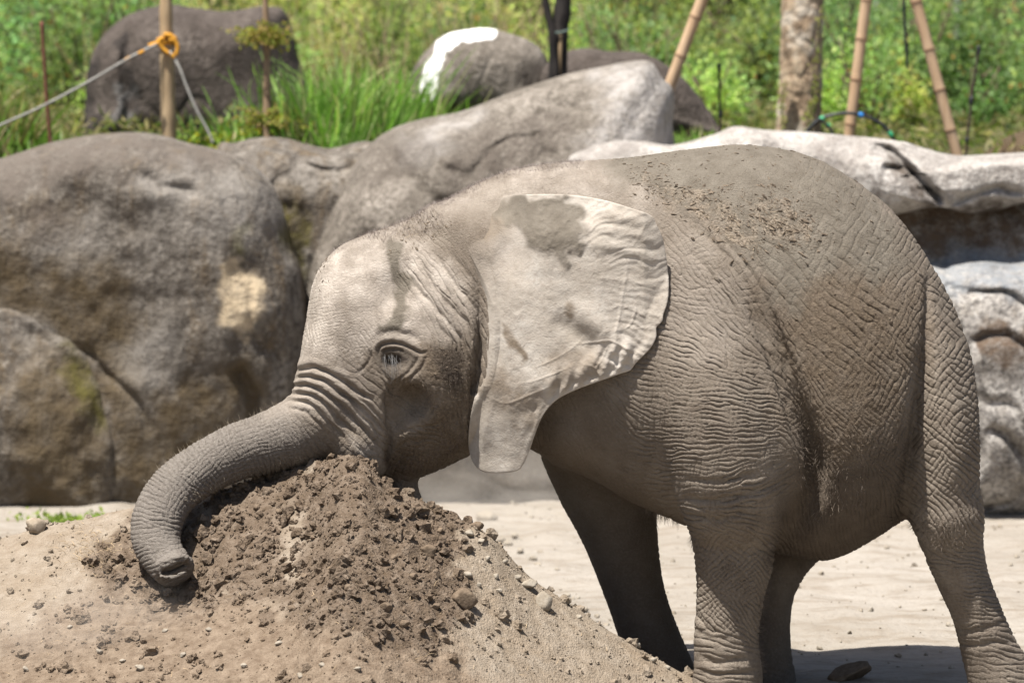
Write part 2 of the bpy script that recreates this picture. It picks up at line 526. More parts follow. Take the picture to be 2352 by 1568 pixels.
def surface_nets(S):
    ins = S < 0
    nx, ny, nz = S.shape
    cnt = np.zeros((nx - 1, ny - 1, nz - 1), np.int8)
    for a in (0, 1):
        for b in (0, 1):
            for c in (0, 1):
                cnt += ins[a:nx - 1 + a, b:ny - 1 + b, c:nz - 1 + c]
    act = (cnt > 0) & (cnt < 8)
    idx = np.argwhere(act)
    lut = np.full(act.shape, -1, np.int32)
    lut[act] = np.arange(len(idx))
    acc = np.zeros((len(idx), 3), np.float32); num = np.zeros(len(idx), np.float32)
    cor = [(a, b, c) for a in (0, 1) for b in (0, 1) for c in (0, 1)]
    for p in cor:
        for ax in range(3):
            if p[ax]: continue
            q = list(p); q[ax] = 1
            va = S[idx[:, 0] + p[0], idx[:, 1] + p[1], idx[:, 2] + p[2]]
            vb = S[idx[:, 0] + q[0], idx[:, 1] + q[1], idx[:, 2] + q[2]]
            m = (va < 0) != (vb < 0)
            t = np.where(m, va / np.where(m, va - vb, 1), 0)
            pt = np.tile(np.array(p, np.float32), (len(idx), 1)); pt[:, ax] += t
            acc += pt * m[:, None]; num += m
    V = (idx + acc / num[:, None]) * VOX + np.array([gx[0], gy[0], gz[0]])
    Q = []
    for ax in range(3):
        o = [(1, 2), (2, 0), (0, 1)][ax]
        s0 = [slice(1, -1)] * 3; s1 = [slice(1, -1)] * 3
        s0[ax] = slice(0, -1); s1[ax] = slice(1, None)
        A, B = ins[tuple(s0)], ins[tuple(s1)]
        e = np.argwhere(A != B)
        sg = A[e[:, 0], e[:, 1], e[:, 2]]
        e = e + 1; e[:, ax] -= 1
        def cell(du, dv):
            c = e.copy(); c[:, o[0]] -= du; c[:, o[1]] -= dv
            return lut[c[:, 0], c[:, 1], c[:, 2]]
        q = np.stack([cell(1, 1), cell(0, 1), cell(0, 0), cell(1, 0)], -1)
        q[~sg] = q[~sg][:, ::-1]
        Q.append(q)
    Q = np.vstack(Q)
    return V.astype(np.float32), Q[(Q >= 0).all(1)]

def relax(V, it=2):
    for _ in range(it):
        v, g = sample(V)
        V = V - (v / np.maximum((g * g).sum(1), 0.25))[:, None] * g
    return V

V, Q = surface_nets(SDF)
V = relax(V)
T = np.vstack([Q[:, [0, 1, 2]], Q[:, [0, 2, 3]]])

def split(V, T, sel):
    """cut the selected triangles in four and their neighbours to match"""
    E = np.sort(np.vstack([T[:, [0, 1]], T[:, [1, 2]], T[:, [2, 0]]]), axis=1)
    key = E[:, 0].astype(np.int64) * len(V) + E[:, 1]
    uq, inv = np.unique(key, return_inverse=True)
    inv = inv.reshape(3, -1).T
    mk = np.zeros(len(uq), bool)
    mk[inv[sel].ravel()] = True
    a, b = uq[mk] // len(V), uq[mk] % len(V)
    nid = np.full(len(uq), -1, np.int64); nid[mk] = len(V) + np.arange(mk.sum())
    V2 = np.vstack([V, relax((V[a] + V[b]) / 2, 1)])
    M = nid[inv]                                   # midpoints of edges 01, 12, 20
    k = (M >= 0)
    n = k.sum(1)
    out = [T[n == 0]]
    t, m = T[n == 3], M[n == 3]
    out += [np.stack([t[:, 0], m[:, 0], m[:, 2]], -1), np.stack([m[:, 0], t[:, 1], m[:, 1]], -1),
            np.stack([m[:, 2], m[:, 1], t[:, 2]], -1), m]
    for r in range(3):
        i, j, l = r, (r + 1) % 3, (r + 2) % 3
        s = (n == 1) & k[:, i]                      # edge i-j cut
        t, m = T[s], M[s]
        out += [np.stack([t[:, i], m[:, i], t[:, l]], -1), np.stack([m[:, i], t[:, j], t[:, l]], -1)]
        s = (n == 2) & ~k[:, i]                     # edge i-j whole
        t, m = T[s], M[s]
        out += [np.stack([m[:, l], m[:, j], t[:, l]], -1), np.stack([t[:, i], t[:, j], m[:, j]], -1), np.stack([t[:, i], m[:, j], m[:, l]], -1)]
    return V2.astype(np.float32), np.vstack(out)

def near_side(V, T, lim):
    n = np.cross(V[T[:, 1]] - V[T[:, 0]], V[T[:, 2]] - V[T[:, 0]])
    n /= np.linalg.norm(n, axis=1)[:, None] + 1e-12
    c = V[T].mean(1)
    view = CAM - c; view /= np.linalg.norm(view, axis=1)[:, None]
    pp = proj(c)
    return ((n * view).sum(1) > lim) & (pp[:, 1] < PH + 30) & (pp[:, 0] < PW + 30)
V, T = split(V, T, near_side(V, T, -0.25))
_far = (V[T].mean(1)[:, 1] > 0.56) & (V[T].mean(1)[:, 2] < 1.3)
V, T = split(V, T, near_side(V, T, -0.03) & ~_far)
_, N = sample(V)
N /= np.linalg.norm(N, axis=1)[:, None] + 1e-9

# ---- skin relief -------------------------------------------------------------
# control points: place, wrinkle direction (deg, 0 level, 90 upright), spacing px, depth mm; second family the same
SK = np.array([
    (620, 1015, 72, 12, 2.6, -18, 12, 1.6), (540, 1040, 66, 12, 2.6, -22, 12, 1.6), (470, 1075, 52, 12, 2.8, -38, 12, 1.6), (400, 1120, 38, 12, 3.0, -55, 13, 1.4),
    (360, 1180, 12, 12, 3.2, 100, 14, 1.3), (355, 1240, -5, 13, 3.2, 90, 15, .8), (375, 1290, -28, 12, 1.8, 60, 14, .4), (600, 1075, 65, 14, 3.0, -15, 14, 2.4), (440, 1130, 35, 14, 3.2, -50, 14, 2.0),
    (690, 900, -18, 22, 1.2, 70, 16, .3), (760, 870, 10, 22, 1.2, 100, 20, .3), (830, 930, 42, 20, 2.2, 130, 24, .7), (860, 1010, 48, 17, 2.2, 130, 18, 1.3), (780, 980, 40, 18, 1.8, 120, 18, .7), (700, 970, 60, 13, 1.4, -20, 13, .8),
    (860, 1070, 20, 22, 2.0, 110, 20, 2.0),
    (760, 640, 80, 10, .7, 170, 10, .7), (740, 760, 80, 9, 1.2, 170, 9, 1.2), (800, 780, 70, 9, 1.1, 160, 9, 1.0), (850, 600, 80, 10, .5, 10, 10, .4), (720, 830, 20, 9, .4, 100, 9, .3), (830, 700, 60, 9, .2, 0, 9, .2),
    (980, 640, 50, 17, 2.6, 140, 15, .6), (1050, 700, 55, 17, 3.0, 140, 15, .6), (1085, 790, 75, 15, 3.0, 150, 15, .5), (1010, 560, 45, 15, 1.2, 135, 15, .3), (950, 720, 60, 15, .6, 0, 15, .4),
    (1000, 820, 82, 15, 1.3, 10, 16, .5), (1045, 930, 88, 15, 1.8, 20, 17, .8), (950, 930, 35, 17, 1.3, 120, 17, 1.2), (980, 1040, 5, 13, 2.6, 100, 13, 1.6), (910, 800, 20, 12, .5, 110, 12, .4),
    (1200, 415, 76, 17, 1.5, 5, 15, .9), (1100, 440, 80, 15, 1.2, -20, 14, .7), (1350, 410, 40, 17, 1.1, -40, 16, .9), (1450, 440, 42, 14, 1.0, -50, 14, .5),
    (1560, 560, 48, 14, 1.8, -30, 15, .7), (1600, 620, 52, 15, 2.6, 5, 18, 1.2), (1700, 700, 54, 16, 2.8, 0, 18, 1.3), (1560, 700, 58, 17, 2.6, 12, 15, 2.2), (1650, 780, 36, 15, 2.6, 78, 16, 1.3),
    (1520, 800, 14, 15, 3.0, 80, 15, 1.1), (1700, 860, 14, 13, 3.1, 88, 15, 1.3), (1600, 930, 2, 12, 3.2, 90, 14, 1.2), (1750, 950, 6, 12, 3.1, 90, 14, 1.2), (1600, 1050, 0, 12, 3.3, 90, 14, 1.1),
    (1750, 1050, -12, 13, 3.2, 80, 14, 1.0), (1560, 1150, 5, 14, 3.2, 90, 16, .6), (1680, 1130, -10, 16, 4.6, 85, 16, .8), (1800, 1090, -35, 16, 1.6, 60, 14, .6), (1650, 1215, 22, 14, 2.6, -50, 14, 2.0),
    (1690, 1310, 50, 13, 2.8, -42, 12, 2.8), (1640, 1390, 50, 14, 2.6, -38, 13, 2.4), (1710, 1420, 55, 12, 2.6, -35, 12, 2.8), (1640, 1500, 14, 22, 3.0, 90, 20, .3), (1700, 1500, 10, 15, 2.4, 60, 14, .8), (1680, 1560, 2, 15, 3.4, 90, 14, .5),
    (1800, 620, 42, 28, 2.4, 118, 34, 1.1), (1930, 580, 38, 28, 2.6, 115, 30, 1.6), (2000, 700, 36, 28, 2.3, 118, 30, 1.1), (1900, 780, 40, 26, 1.6, 120, 26, .5), (1780, 750, 58, 15, 2.6, 120, 18, .7), (1850, 900, 62, 13, 2.4, 150, 14, .8),
    (1960, 920, 40, 12, 1.0, 130, 12, .8), (1900, 1010, 50, 12, 1.6, 140, 11, 1.2), (2060, 620, 50, 18, 1.7, 128, 17, 1.6), (2085, 760, 52, 17, 2.0, 118, 15, 2.2), (2070, 900, 40, 16, 1.6, 116, 14, 2.8), (2050, 1030, 35, 14, 1.2, 112, 12, 2.6),
    (1980, 1120, 92, 10, 2.2, 20, 12, .6), (1880, 1150, 80, 10, 1.8, 10, 12, .5), (1850, 1030, 65, 11, 2.0, 150, 11, .8),
    (2150, 620, 45, 18, 2.4, 125, 17, 2.4), (2190, 760, 42, 18, 3.0, 130, 17, 3.0), (2190, 900, 38, 17, 3.4, 128, 17, 3.2), (2170, 1020, 38, 16, 3.6, 124, 15, 3.2), (2150, 1120, 42, 15, 3.2, 122, 14, 2.8), (2190, 1210, 60, 14, 2.6, 125, 14, 2.2),
    (2220, 1300, 5, 11, 2.6, 95, 14, .6), (2245, 1400, 2, 12, 2.8, 92, 14, .5), (2280, 1500, 8, 15, 2.8, 95, 16, .8),
    (1700, 380, 20, 22, .25, 120, 24, .2), (1560, 430, 30, 20, .25, 120, 20, .2), (1800, 480, 34, 24, .5, 115, 26, .3), (1950, 450, 38, 24, 1.8, 120, 24, 1.0), (1680, 540, 44, 18, .8, 120, 20, .3),
    (1350, 1000, 60, 13, 1.0, 0, 13, .9), (1400, 1200, 8, 12, 1.4, 95, 14, .6), (1470, 1400, 5, 12, 1.5, 92, 14, .5), (1790, 1400, 80, 11, 1.6, 0, 14, .8)], np.float32)

def skin_field(p, cols):
    """interpolate control columns at picture points p"""
    out = np.zeros((len(p), len(cols) ), np.float32)
    for s in range(0, len(p), 100000):
        q = p[s:s + 100000].astype(np.float32)
        d2 = (q[:, :1] - SK[None, :, 0]) ** 2 + (q[:, 1:2] - SK[None, :, 1]) ** 2
        w = 1.0 / (d2 + 22.0 ** 2) ** 2
        w /= w.sum(1, keepdims=True)
        out[s:s + 100000] = w @ cols.T
    return out

def phasor(p, ang_col, lam_col, seed, elong=2.2, cell=14.0):
    """evenly spaced, branching wrinkles; returns 0 in mid fold .. 1 on the crack"""
    rng = np.random.default_rng(seed)
    lo = p.min(0) - 100
    nx, ny = (np.ceil((p.max(0) + 100 - lo) / cell)).astype(int)
    ii, jj = np.meshgrid(np.arange(nx), np.arange(ny), indexing='ij')
    kp = np.stack([ii, jj], -1).astype(np.float32) * cell + rng.random((nx, ny, 2)).astype(np.float32) * cell + lo
    a2 = np.radians(SK[:, ang_col]) * 2
    f = skin_field(kp.reshape(-1, 2), np.stack([np.cos(a2), np.sin(a2), SK[:, lam_col]]))
    th = (np.arctan2(f[:, 1], f[:, 0]) / 2 + rng.normal(0, 0.12, len(f))).reshape(nx, ny).astype(np.float32)
    lam = (f[:, 2] * 0.78 * np.exp(rng.normal(0, 0.13, len(f)))).reshape(nx, ny).astype(np.float32)
    ph = (rng.random((nx, ny)) * 2 * np.pi).astype(np.float32)
    ct, st = np.cos(th), np.sin(th)
    R = 3
    kpx, kpy = np.ascontiguousarray(kp[..., 0]).ravel(), np.ascontiguousarray(kp[..., 1]).ravel()
    def field(q):
        c = ((q - lo) / cell).astype(np.int32)
        re = np.zeros(len(q), np.float32); im = re.copy()
        qx, qy = np.ascontiguousarray(q[:, 0]), np.ascontiguousarray(q[:, 1])
        C_, S_, L_, H_ = ct.ravel(), st.ravel(), (2 * np.pi / lam).astype(np.float32).ravel(), ph.ravel()
        il = (1 / lam).astype(np.float32).ravel()
        for di in range(-R, R + 1):
            for dj in range(-R, R + 1):
                k = np.clip(c[:, 0] + di, 0, nx - 1) * ny + np.clip(c[:, 1] + dj, 0, ny - 1)
                dx = qx - kpx[k]; dy = qy - kpy[k]
                cc, ss, l = C_[k], S_[k], il[k]
                v = (dy * cc - dx * ss)
                u = (dx * cc + dy * ss) * l * np.float32(1 / elong)
                e = np.exp(-1.7 * (u * u + (v * l) ** 2))
                f_ = v * L_[k] + H_[k]
                re += e * np.cos(f_); im += e * np.sin(f_)
        acc = re + 1j * im
        return acc
    for _ in range(4):
        ph = (0.15 * 0 + np.angle(field(kp.reshape(-1, 2)))).reshape(nx, ny).astype(np.float32)
    F = field(p)
    return np.abs(np.angle(F)) / np.pi, np.abs(F)

pix = proj(V).astype(np.float32)
view = CAM - V; view /= np.linalg.norm(view, axis=1)[:, None]
facing = (N * view).sum(1)
wn_ = smoothstep(-0.2, 0.05, facing) * (pix[:, 1] < PH + 40) * (pix[:, 0] < PW + 40)
act = np.where(wn_ > 0)[0]
pa = pix[act]
warp = np.stack([fbm(np.c_[pa / 30.0, np.zeros(len(pa))], 2, 5), fbm(np.c_[pa / 30.0, np.ones(len(pa)) * 9], 2, 8)], -1) * 5.0
pw = (pa + warp).astype(np.float32)
amp = skin_field(pa, np.stack([SK[:, 4], SK[:, 7]]))
g1, s1 = phasor(pw, 2, 3, 3)
g2, s2 = phasor(pw, 5, 6, 4, elong=2.0)
mod = 0.35 + 1.0 * np.clip(0.5 + 1.3 * fbm(np.c_[pa / 40.0, np.zeros(len(pa))], 3, 21), 0, 1)
disp = np.zeros(len(V), np.float32)
h1 = 0.42 - g1 ** 6 * 1.1 - 0.28 * g1 ** 2
h2 = 0.40 - g2 ** 8 * 1.0 - 0.25 * g2 ** 2
disp[act] = (amp[:, 0] * h1 * mod + amp[:, 1] * h2 * (1.6 - mod)) * 1e-3 * 1.7

# large folds drawn one by one: (points, depth mm, half width px, swell mm)
FOLDS = [
    ([(664, 866), (690, 848), (725, 846), (765, 862), (815, 893), (862, 918)], 15, 5.5, 7),
    ([(654, 888), (676, 868), (712, 863), (752, 878), (800, 912), (850, 955), (880, 985)], 14, 5, 7),
    ([(647, 905), (670, 887), (706, 882), (742, 898), (792, 940), (835, 985), (868, 1025)], 14, 5, 7),
    ([(640, 922), (664, 905), (700, 901), (734, 916), (780, 962), (815, 1002)], 12, 5, 6),
    ([(634, 936), (660, 922), (694, 919), (724, 934), (765, 980), (795, 1015)], 9, 4.5, 4),
    ([(655, 940), (690, 938), (715, 952), (745, 985)], 5, 4, 2),
    ([(790, 880), (840, 925), (878, 962)], 6, 4, 2), ([(800, 925), (845, 968), (880, 1005)], 6, 4, 2),
    ([(868, 826), (866, 806), (876, 790), (898, 783), (926, 790), (958, 806), (984, 812)], 11, 4, 6), ([(874, 812), (890, 800), (910, 800), (930, 808)], 6, 3, 4),
    ([(869, 832), (878, 858), (900, 876), (925, 866), (948, 838), (966, 812)], 6, 4, 3),
    ([(900, 890), (938, 872), (966, 846), (985, 815)], 5, 4, 2), ([(862, 770), (890, 762), (930, 764), (970, 782)], 4, 6, 3),
    ([(845, 800), (860, 840), (880, 880), (905, 905)], 5, 4, 2), ([(820, 860), (845, 830), (856, 800)], 4, 3.5, 1),
    ([(955, 590), (985, 640), (1025, 690), (1065, 735), (1098, 800)], 8, 5, 3), ([(995, 575), (1030, 630), (1070, 680), (1104, 730)], 7, 5, 3),
    ([(935, 610), (965, 665), (1010, 720), (1050, 765), (1080, 840), (1090, 900)], 7, 5, 3), ([(1030, 570), (1065, 615), (1098, 660)], 6, 5, 2),
    ([(1000, 735), (1040, 790), (1062, 860), (1068, 930)], 6, 5, 2), ([(1075, 850), (1082, 920), (1078, 990)], 6, 5, 2),
    ([(905, 1002), (945, 985), (985, 980), (1030, 965)], 5, 4, 0), ([(900, 1030), (940, 1012), (990, 1005)], 4, 4, 0), ([(1008, 885), (1000, 930), (975, 960)], 4, 5, 0),
    ([(887, 900), (893, 960), (890, 1030), (884, 1095)], 14, 6, 4),
    ([(1560, 490), (1640, 560), (1705, 640), (1745, 720), (1775, 800)], 9, 9, 5), ([(1620, 500), (1690, 580), (1745, 660), (1790, 760), (1815, 850)], 7, 8, 4),
    ([(1660, 620), (1715, 700), (1755, 790), (1790, 880), (1818, 970), (1838, 1050)], 11, 8, 4), ([(1770, 720), (1800, 800), (1828, 880), (1855, 960), (1875, 1050)], 6, 7, 4), ([(1815, 800), (1850, 890), (1880, 980)], 4, 7, 3), ([(1700, 540), (1760, 630), (1810, 720)], 4, 8, 3),
    ([(1560, 1140), (1640, 1150), (1730, 1130), (1790, 1110)], 9, 7, 4), ([(1580, 1180), (1650, 1190), (1720, 1170)], 7, 6, 3), ([(1570, 1100), (1660, 1105), (1750, 1085)], 6, 6, 3),
    ([(1590, 1440), (1630, 1462), (1680, 1468)], 6, 7, 3), ([(1600, 1505), (1650, 1520), (1720, 1512)], 7, 7, 4), ([(1604, 1540), (1660, 1548), (1740, 1540)], 6, 6, 3), ([(1592, 1400), (1625, 1440), (1660, 1450)], 5, 7, 3),
    ([(2130, 620), (2132, 700), (2126, 790), (2112, 900)], 12, 8, 4), ([(2200, 1480), (2270, 1478), (2330, 1470)], 6, 6, 3), ([(2196, 1440), (2250, 1445), (2310, 1430)], 5, 6, 3),
    ([(368, 1314), (400, 1307), (436, 1290)], 20, 5, 0), ([(356, 1302), (396, 1290), (446, 1268)], 5, 5, 5),
    ([(1580, 560), (1640, 640), (1690, 720), (1725, 800)], 5, 7, 3),
]
def curve_dist(p, pts):
    c = catmull(pts, 36).astype(np.float32)
    lo, hi = c.min(0) - 45, c.max(0) + 45
    m = np.where(((p > lo) & (p < hi)).all(1))[0]
    if not len(m): return m, None, None
    q = p[m]
    best = np.full(len(m), 1e9, np.float32); bt = np.zeros(len(m), np.float32)
    for i in range(len(c) - 1):
        a, ab = c[i], c[i + 1] - c[i]
        t = np.clip(((q - a) @ ab) / (ab @ ab + 1e-9), 0, 1)
        d = np.hypot(q[:, 0] - a[0] - t * ab[0], q[:, 1] - a[1] - t * ab[1])
        n = d < best
        best[n] = d[n]; bt[n] = ((i + t) / (len(c) - 1))[n]
    return m, best, bt
for pts, dep, wid, swl in FOLDS:
    m, d, t = curve_dist(pw, pts)
    if d is None: continue
    e = np.minimum(1, np.minimum(t, 1 - t) * 5) ** 0.7
    disp[act[m]] += (-dep * np.exp(-(d / wid) ** 2) * 0.98 + swl * np.exp(-((d - 2.4 * wid) / (1.5 * wid)) ** 2) * 0.6) * 1e-3 * e
# crumbs and general unevenness
disp[act] += fbm(V[act] * 28.0, 2, 31) * 0.0012
disp *= wn_
# mud on the back, thick and rough
def poly_mask(p, pts, soft=14.0, seed=1, rough=10.0):
    """1 inside a closed outline (picture points), ragged edge"""
    c = catmull(pts, 60, closed=True)
    lo, hi = c.min(0) - 40, c.max(0) + 40
    res = np.zeros(len(p), np.float32)
    m = np.where(((p > lo) & (p < hi)).all(1))[0]
    q = p[m]
    q = q + np.stack([fbm(np.c_[q / 34.0, np.full(len(q), seed)], 3, seed), fbm(np.c_[q / 34.0, np.full(len(q), seed + 50.)], 3, seed + 3)], -1) * rough * 2
    q = q.astype(np.float32); c = c.astype(np.float32)
    ins = np.zeros(len(m), bool); best = np.full(len(m), 1e9, np.float32)
    for i in range(len(c)):
        a, b = c[i], c[(i + 1) % len(c)]
        cr = (a[1] > q[:, 1]) != (b[1] > q[:, 1])
        with np.errstate(divide='ignore', invalid='ignore'):
            ins ^= cr & (q[:, 0] < (b[0] - a[0]) * (q[:, 1] - a[1]) / (b[1] - a[1]) + a[0])
        ab = b - a
        t = np.clip(((q - a) @ ab) / (ab @ ab + 1e-9), 0, 1)
        best = np.minimum(best, np.hypot(q[:, 0] - a[0] - t * ab[0], q[:, 1] - a[1] - t * ab[1]))
    res[m] = smoothstep(-soft, soft, np.where(ins, best, -best))
    return res
disp[act] *= 1 - 0.8 * poly_mask(pa, [(1010, 500), (1060, 455), (1180, 440), (1240, 470), (1200, 600), (1120, 640), (1070, 590)], 30, 29, 8)
BACK_MUD = [(1390, 372), (1460, 330), (1690, 300), (1850, 340), (1990, 430), (2060, 520), (2080, 590), (2040, 640), (1960, 620), (1880, 640), (1850, 700), (1800, 720), (1745, 620), (1700, 560), (1600, 490), (1480, 430)]
CRUST = [(1470, 400), (1560, 430), (1650, 450), (1720, 520), (1740, 580), (1690, 560), (1600, 500), (1500, 450)]
CLOT = [(1720, 470), (1790, 470), (1860, 520), (1850, 560), (1770, 540)]
FLANK_DIRT = [(1760, 660), (1860, 600), (2020, 560), (2090, 660), (2105, 860), (2060, 1000), (1990, 1120), (1880, 1160), (1850, 1020), (1810, 860)]
HEAD_MUD = [(888, 556), (926, 562), (926, 612), (942, 650), (936, 705), (922, 748), (884, 762), (862, 756), (900, 728), (912, 672), (893, 618)]
CHEEK_DIRT = [(985, 790), (1070, 800), (1090, 900), (1080, 1040), (960, 1110), (890, 1100), (895, 1010), (960, 985), (1000, 900), (930, 905), (905, 890), (960, 865)]
mud = np.zeros(len(V), np.float32); crust = mud.copy(); dirt = mud.copy(); pale = mud.copy()
mud[act] = np.maximum(poly_mask(pa, BACK_MUD, 34, 2, 16), poly_mask(pa, HEAD_MUD, 7, 4, 8))
crust[act] = np.maximum(poly_mask(pa, CRUST, 16, 6, 18), poly_mask(pa, CLOT, 14, 9, 20))
dirt[act] = np.maximum(poly_mask(pa, FLANK_DIRT, 95, 12, 30), 0.9 * poly_mask(pa, CHEEK_DIRT, 42, 15, 16))
pale[act] = np.maximum.reduce([poly_mask(pa, [(660, 640), (740, 580), (870, 535), (970, 550), (1050, 630), (1100, 740), (1010, 780), (900, 765), (850, 800), (760, 835), (660, 840)], 26, 18, 14), 0.9 * poly_mask(pa, [(885, 1098), (985, 1096), (990, 1180), (880, 1180)], 8, 30, 4), 0.8 * poly_mask(pa, [(800, 1000), (850, 1010), (886, 1040), (884, 1100), (840, 1080)], 16, 19, 12), 0.55 * poly_mask(pa, [(660, 840), (800, 850), (880, 950), (880, 1010), (740, 960), (600, 960)], 24, 20, 12),
    0.35 * poly_mask(pa, [(1500, 560), (1600, 560), (1700, 660), (1730, 760), (1640, 830), (1520, 820), (1530, 700)], 40, 23, 20), 0.7 * poly_mask(pa, [(1000, 480), (1200, 390), (1400, 380), (1500, 470), (1300, 460), (1100, 470)], 60, 25, 26)])
trk = np.zeros(len(V), np.float32); trk[act] = poly_mask(pa, [(200, 1000), (420, 960), (600, 940), (690, 960), (740, 1030), (720, 1100), (560, 1130), (470, 1200), (470, 1340), (380, 1400), (260, 1330)], 45, 28, 14)
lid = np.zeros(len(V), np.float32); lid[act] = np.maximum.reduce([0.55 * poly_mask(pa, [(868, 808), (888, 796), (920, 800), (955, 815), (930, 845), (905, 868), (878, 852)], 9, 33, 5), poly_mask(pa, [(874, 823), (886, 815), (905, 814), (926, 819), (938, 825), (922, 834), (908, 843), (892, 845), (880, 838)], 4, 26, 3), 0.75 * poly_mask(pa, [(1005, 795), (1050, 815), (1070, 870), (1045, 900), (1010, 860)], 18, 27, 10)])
for msk, f in ((mud, lambda p: 0.0014 * fbm(p * 40.0, 3, 47)), (crust, lambda p: 0.003 * np.clip(fbm(p * np.array([70., 100., 110.]), 3, 44, 0.7) * 2.4, -0.15, 1) * np.clip(0.3 + 1.6 * fbm(p * 12.0, 2, 45), 0, 1)),
               (dirt, lambda p: 0.0022 * np.clip(fbm(p * 70.0, 2, 49), -0.3, 1))):
    k_ = np.where(msk > 0.01)[0]
    disp[k_] += msk[k_] * f(V[k_]) * wn_[k_]
V0 = V
V = V + N * disp[:, None]

bare = np.zeros(len(V0), np.float32)  # shade painted into the skin colour: belly, chest and far legs
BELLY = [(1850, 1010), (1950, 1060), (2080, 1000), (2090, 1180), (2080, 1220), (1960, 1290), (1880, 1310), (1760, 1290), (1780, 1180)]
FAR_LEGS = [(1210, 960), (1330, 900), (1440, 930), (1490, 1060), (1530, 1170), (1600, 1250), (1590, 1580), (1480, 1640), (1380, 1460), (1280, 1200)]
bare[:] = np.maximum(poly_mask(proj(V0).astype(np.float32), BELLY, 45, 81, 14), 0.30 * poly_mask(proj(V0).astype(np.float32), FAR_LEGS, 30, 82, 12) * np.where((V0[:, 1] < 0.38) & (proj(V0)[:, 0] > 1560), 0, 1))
bare = np.maximum(bare, 0.30 * smoothstep(0.50, 0.62, V0[:, 1]) * smoothstep(1.15, 0.85, V0[:, 2]))  # low far side darkened in colour too, as part of that shade
# ---- ears: thin sheets rooted in the head, part of the same skin
EAR = [(1034, 488), (1056, 468), (1100, 456), (1200, 447), (1300, 447), (1380, 458), (1450, 478), (1494, 494), (1506, 512), (1522, 548), (1531, 595), (1536, 645), (1534, 690),
       (1524, 722), (1521, 738), (1508, 752), (1507, 775), (1492, 802), (1462, 832), (1448, 850), (1425, 858), (1380, 874), (1330, 892), (1288, 912), (1262, 934), (1243, 962), (1228, 1000), (1216, 1035),
       (1202, 1066), (1186, 1081), (1142, 1086), (1108, 1082), (1086, 1060), (1076, 1020), (1080, 960), (1094, 890), (1103, 800), (1105, 700), (1091, 640), (1068, 580), (1047, 524)]
_first = np.argmax(SDF < 0, axis=1)
_none = ~(SDF < 0).any(axis=1)
_a = np.take_along_axis(SDF, np.maximum(_first - 1, 0)[:, None, :], 1)[:, 0]; _b = np.take_along_axis(SDF, _first[:, None, :], 1)[:, 0]
FS = gy[np.maximum(_first - 1, 0)] + VOX * _a / np.maximum(_a - _b, 1e-6)
FS[_none] = 0.62
def front_surface(x, z):
    '''depth of the near skin at (x, z)'''
    fx = np.clip((x - gx[0]) / VOX, 0, len(gx) - 1.01); fz = np.clip((z - gz[0]) / VOX, 0, len(gz) - 1.01)
    i, k = fx.astype(int), fz.astype(int); a, b = fx - i, fz - k
    return (FS[i, k] * (1 - a) + FS[i + 1, k] * a) * (1 - b) + (FS[i, k + 1] * (1 - a) + FS[i + 1, k + 1] * a) * b
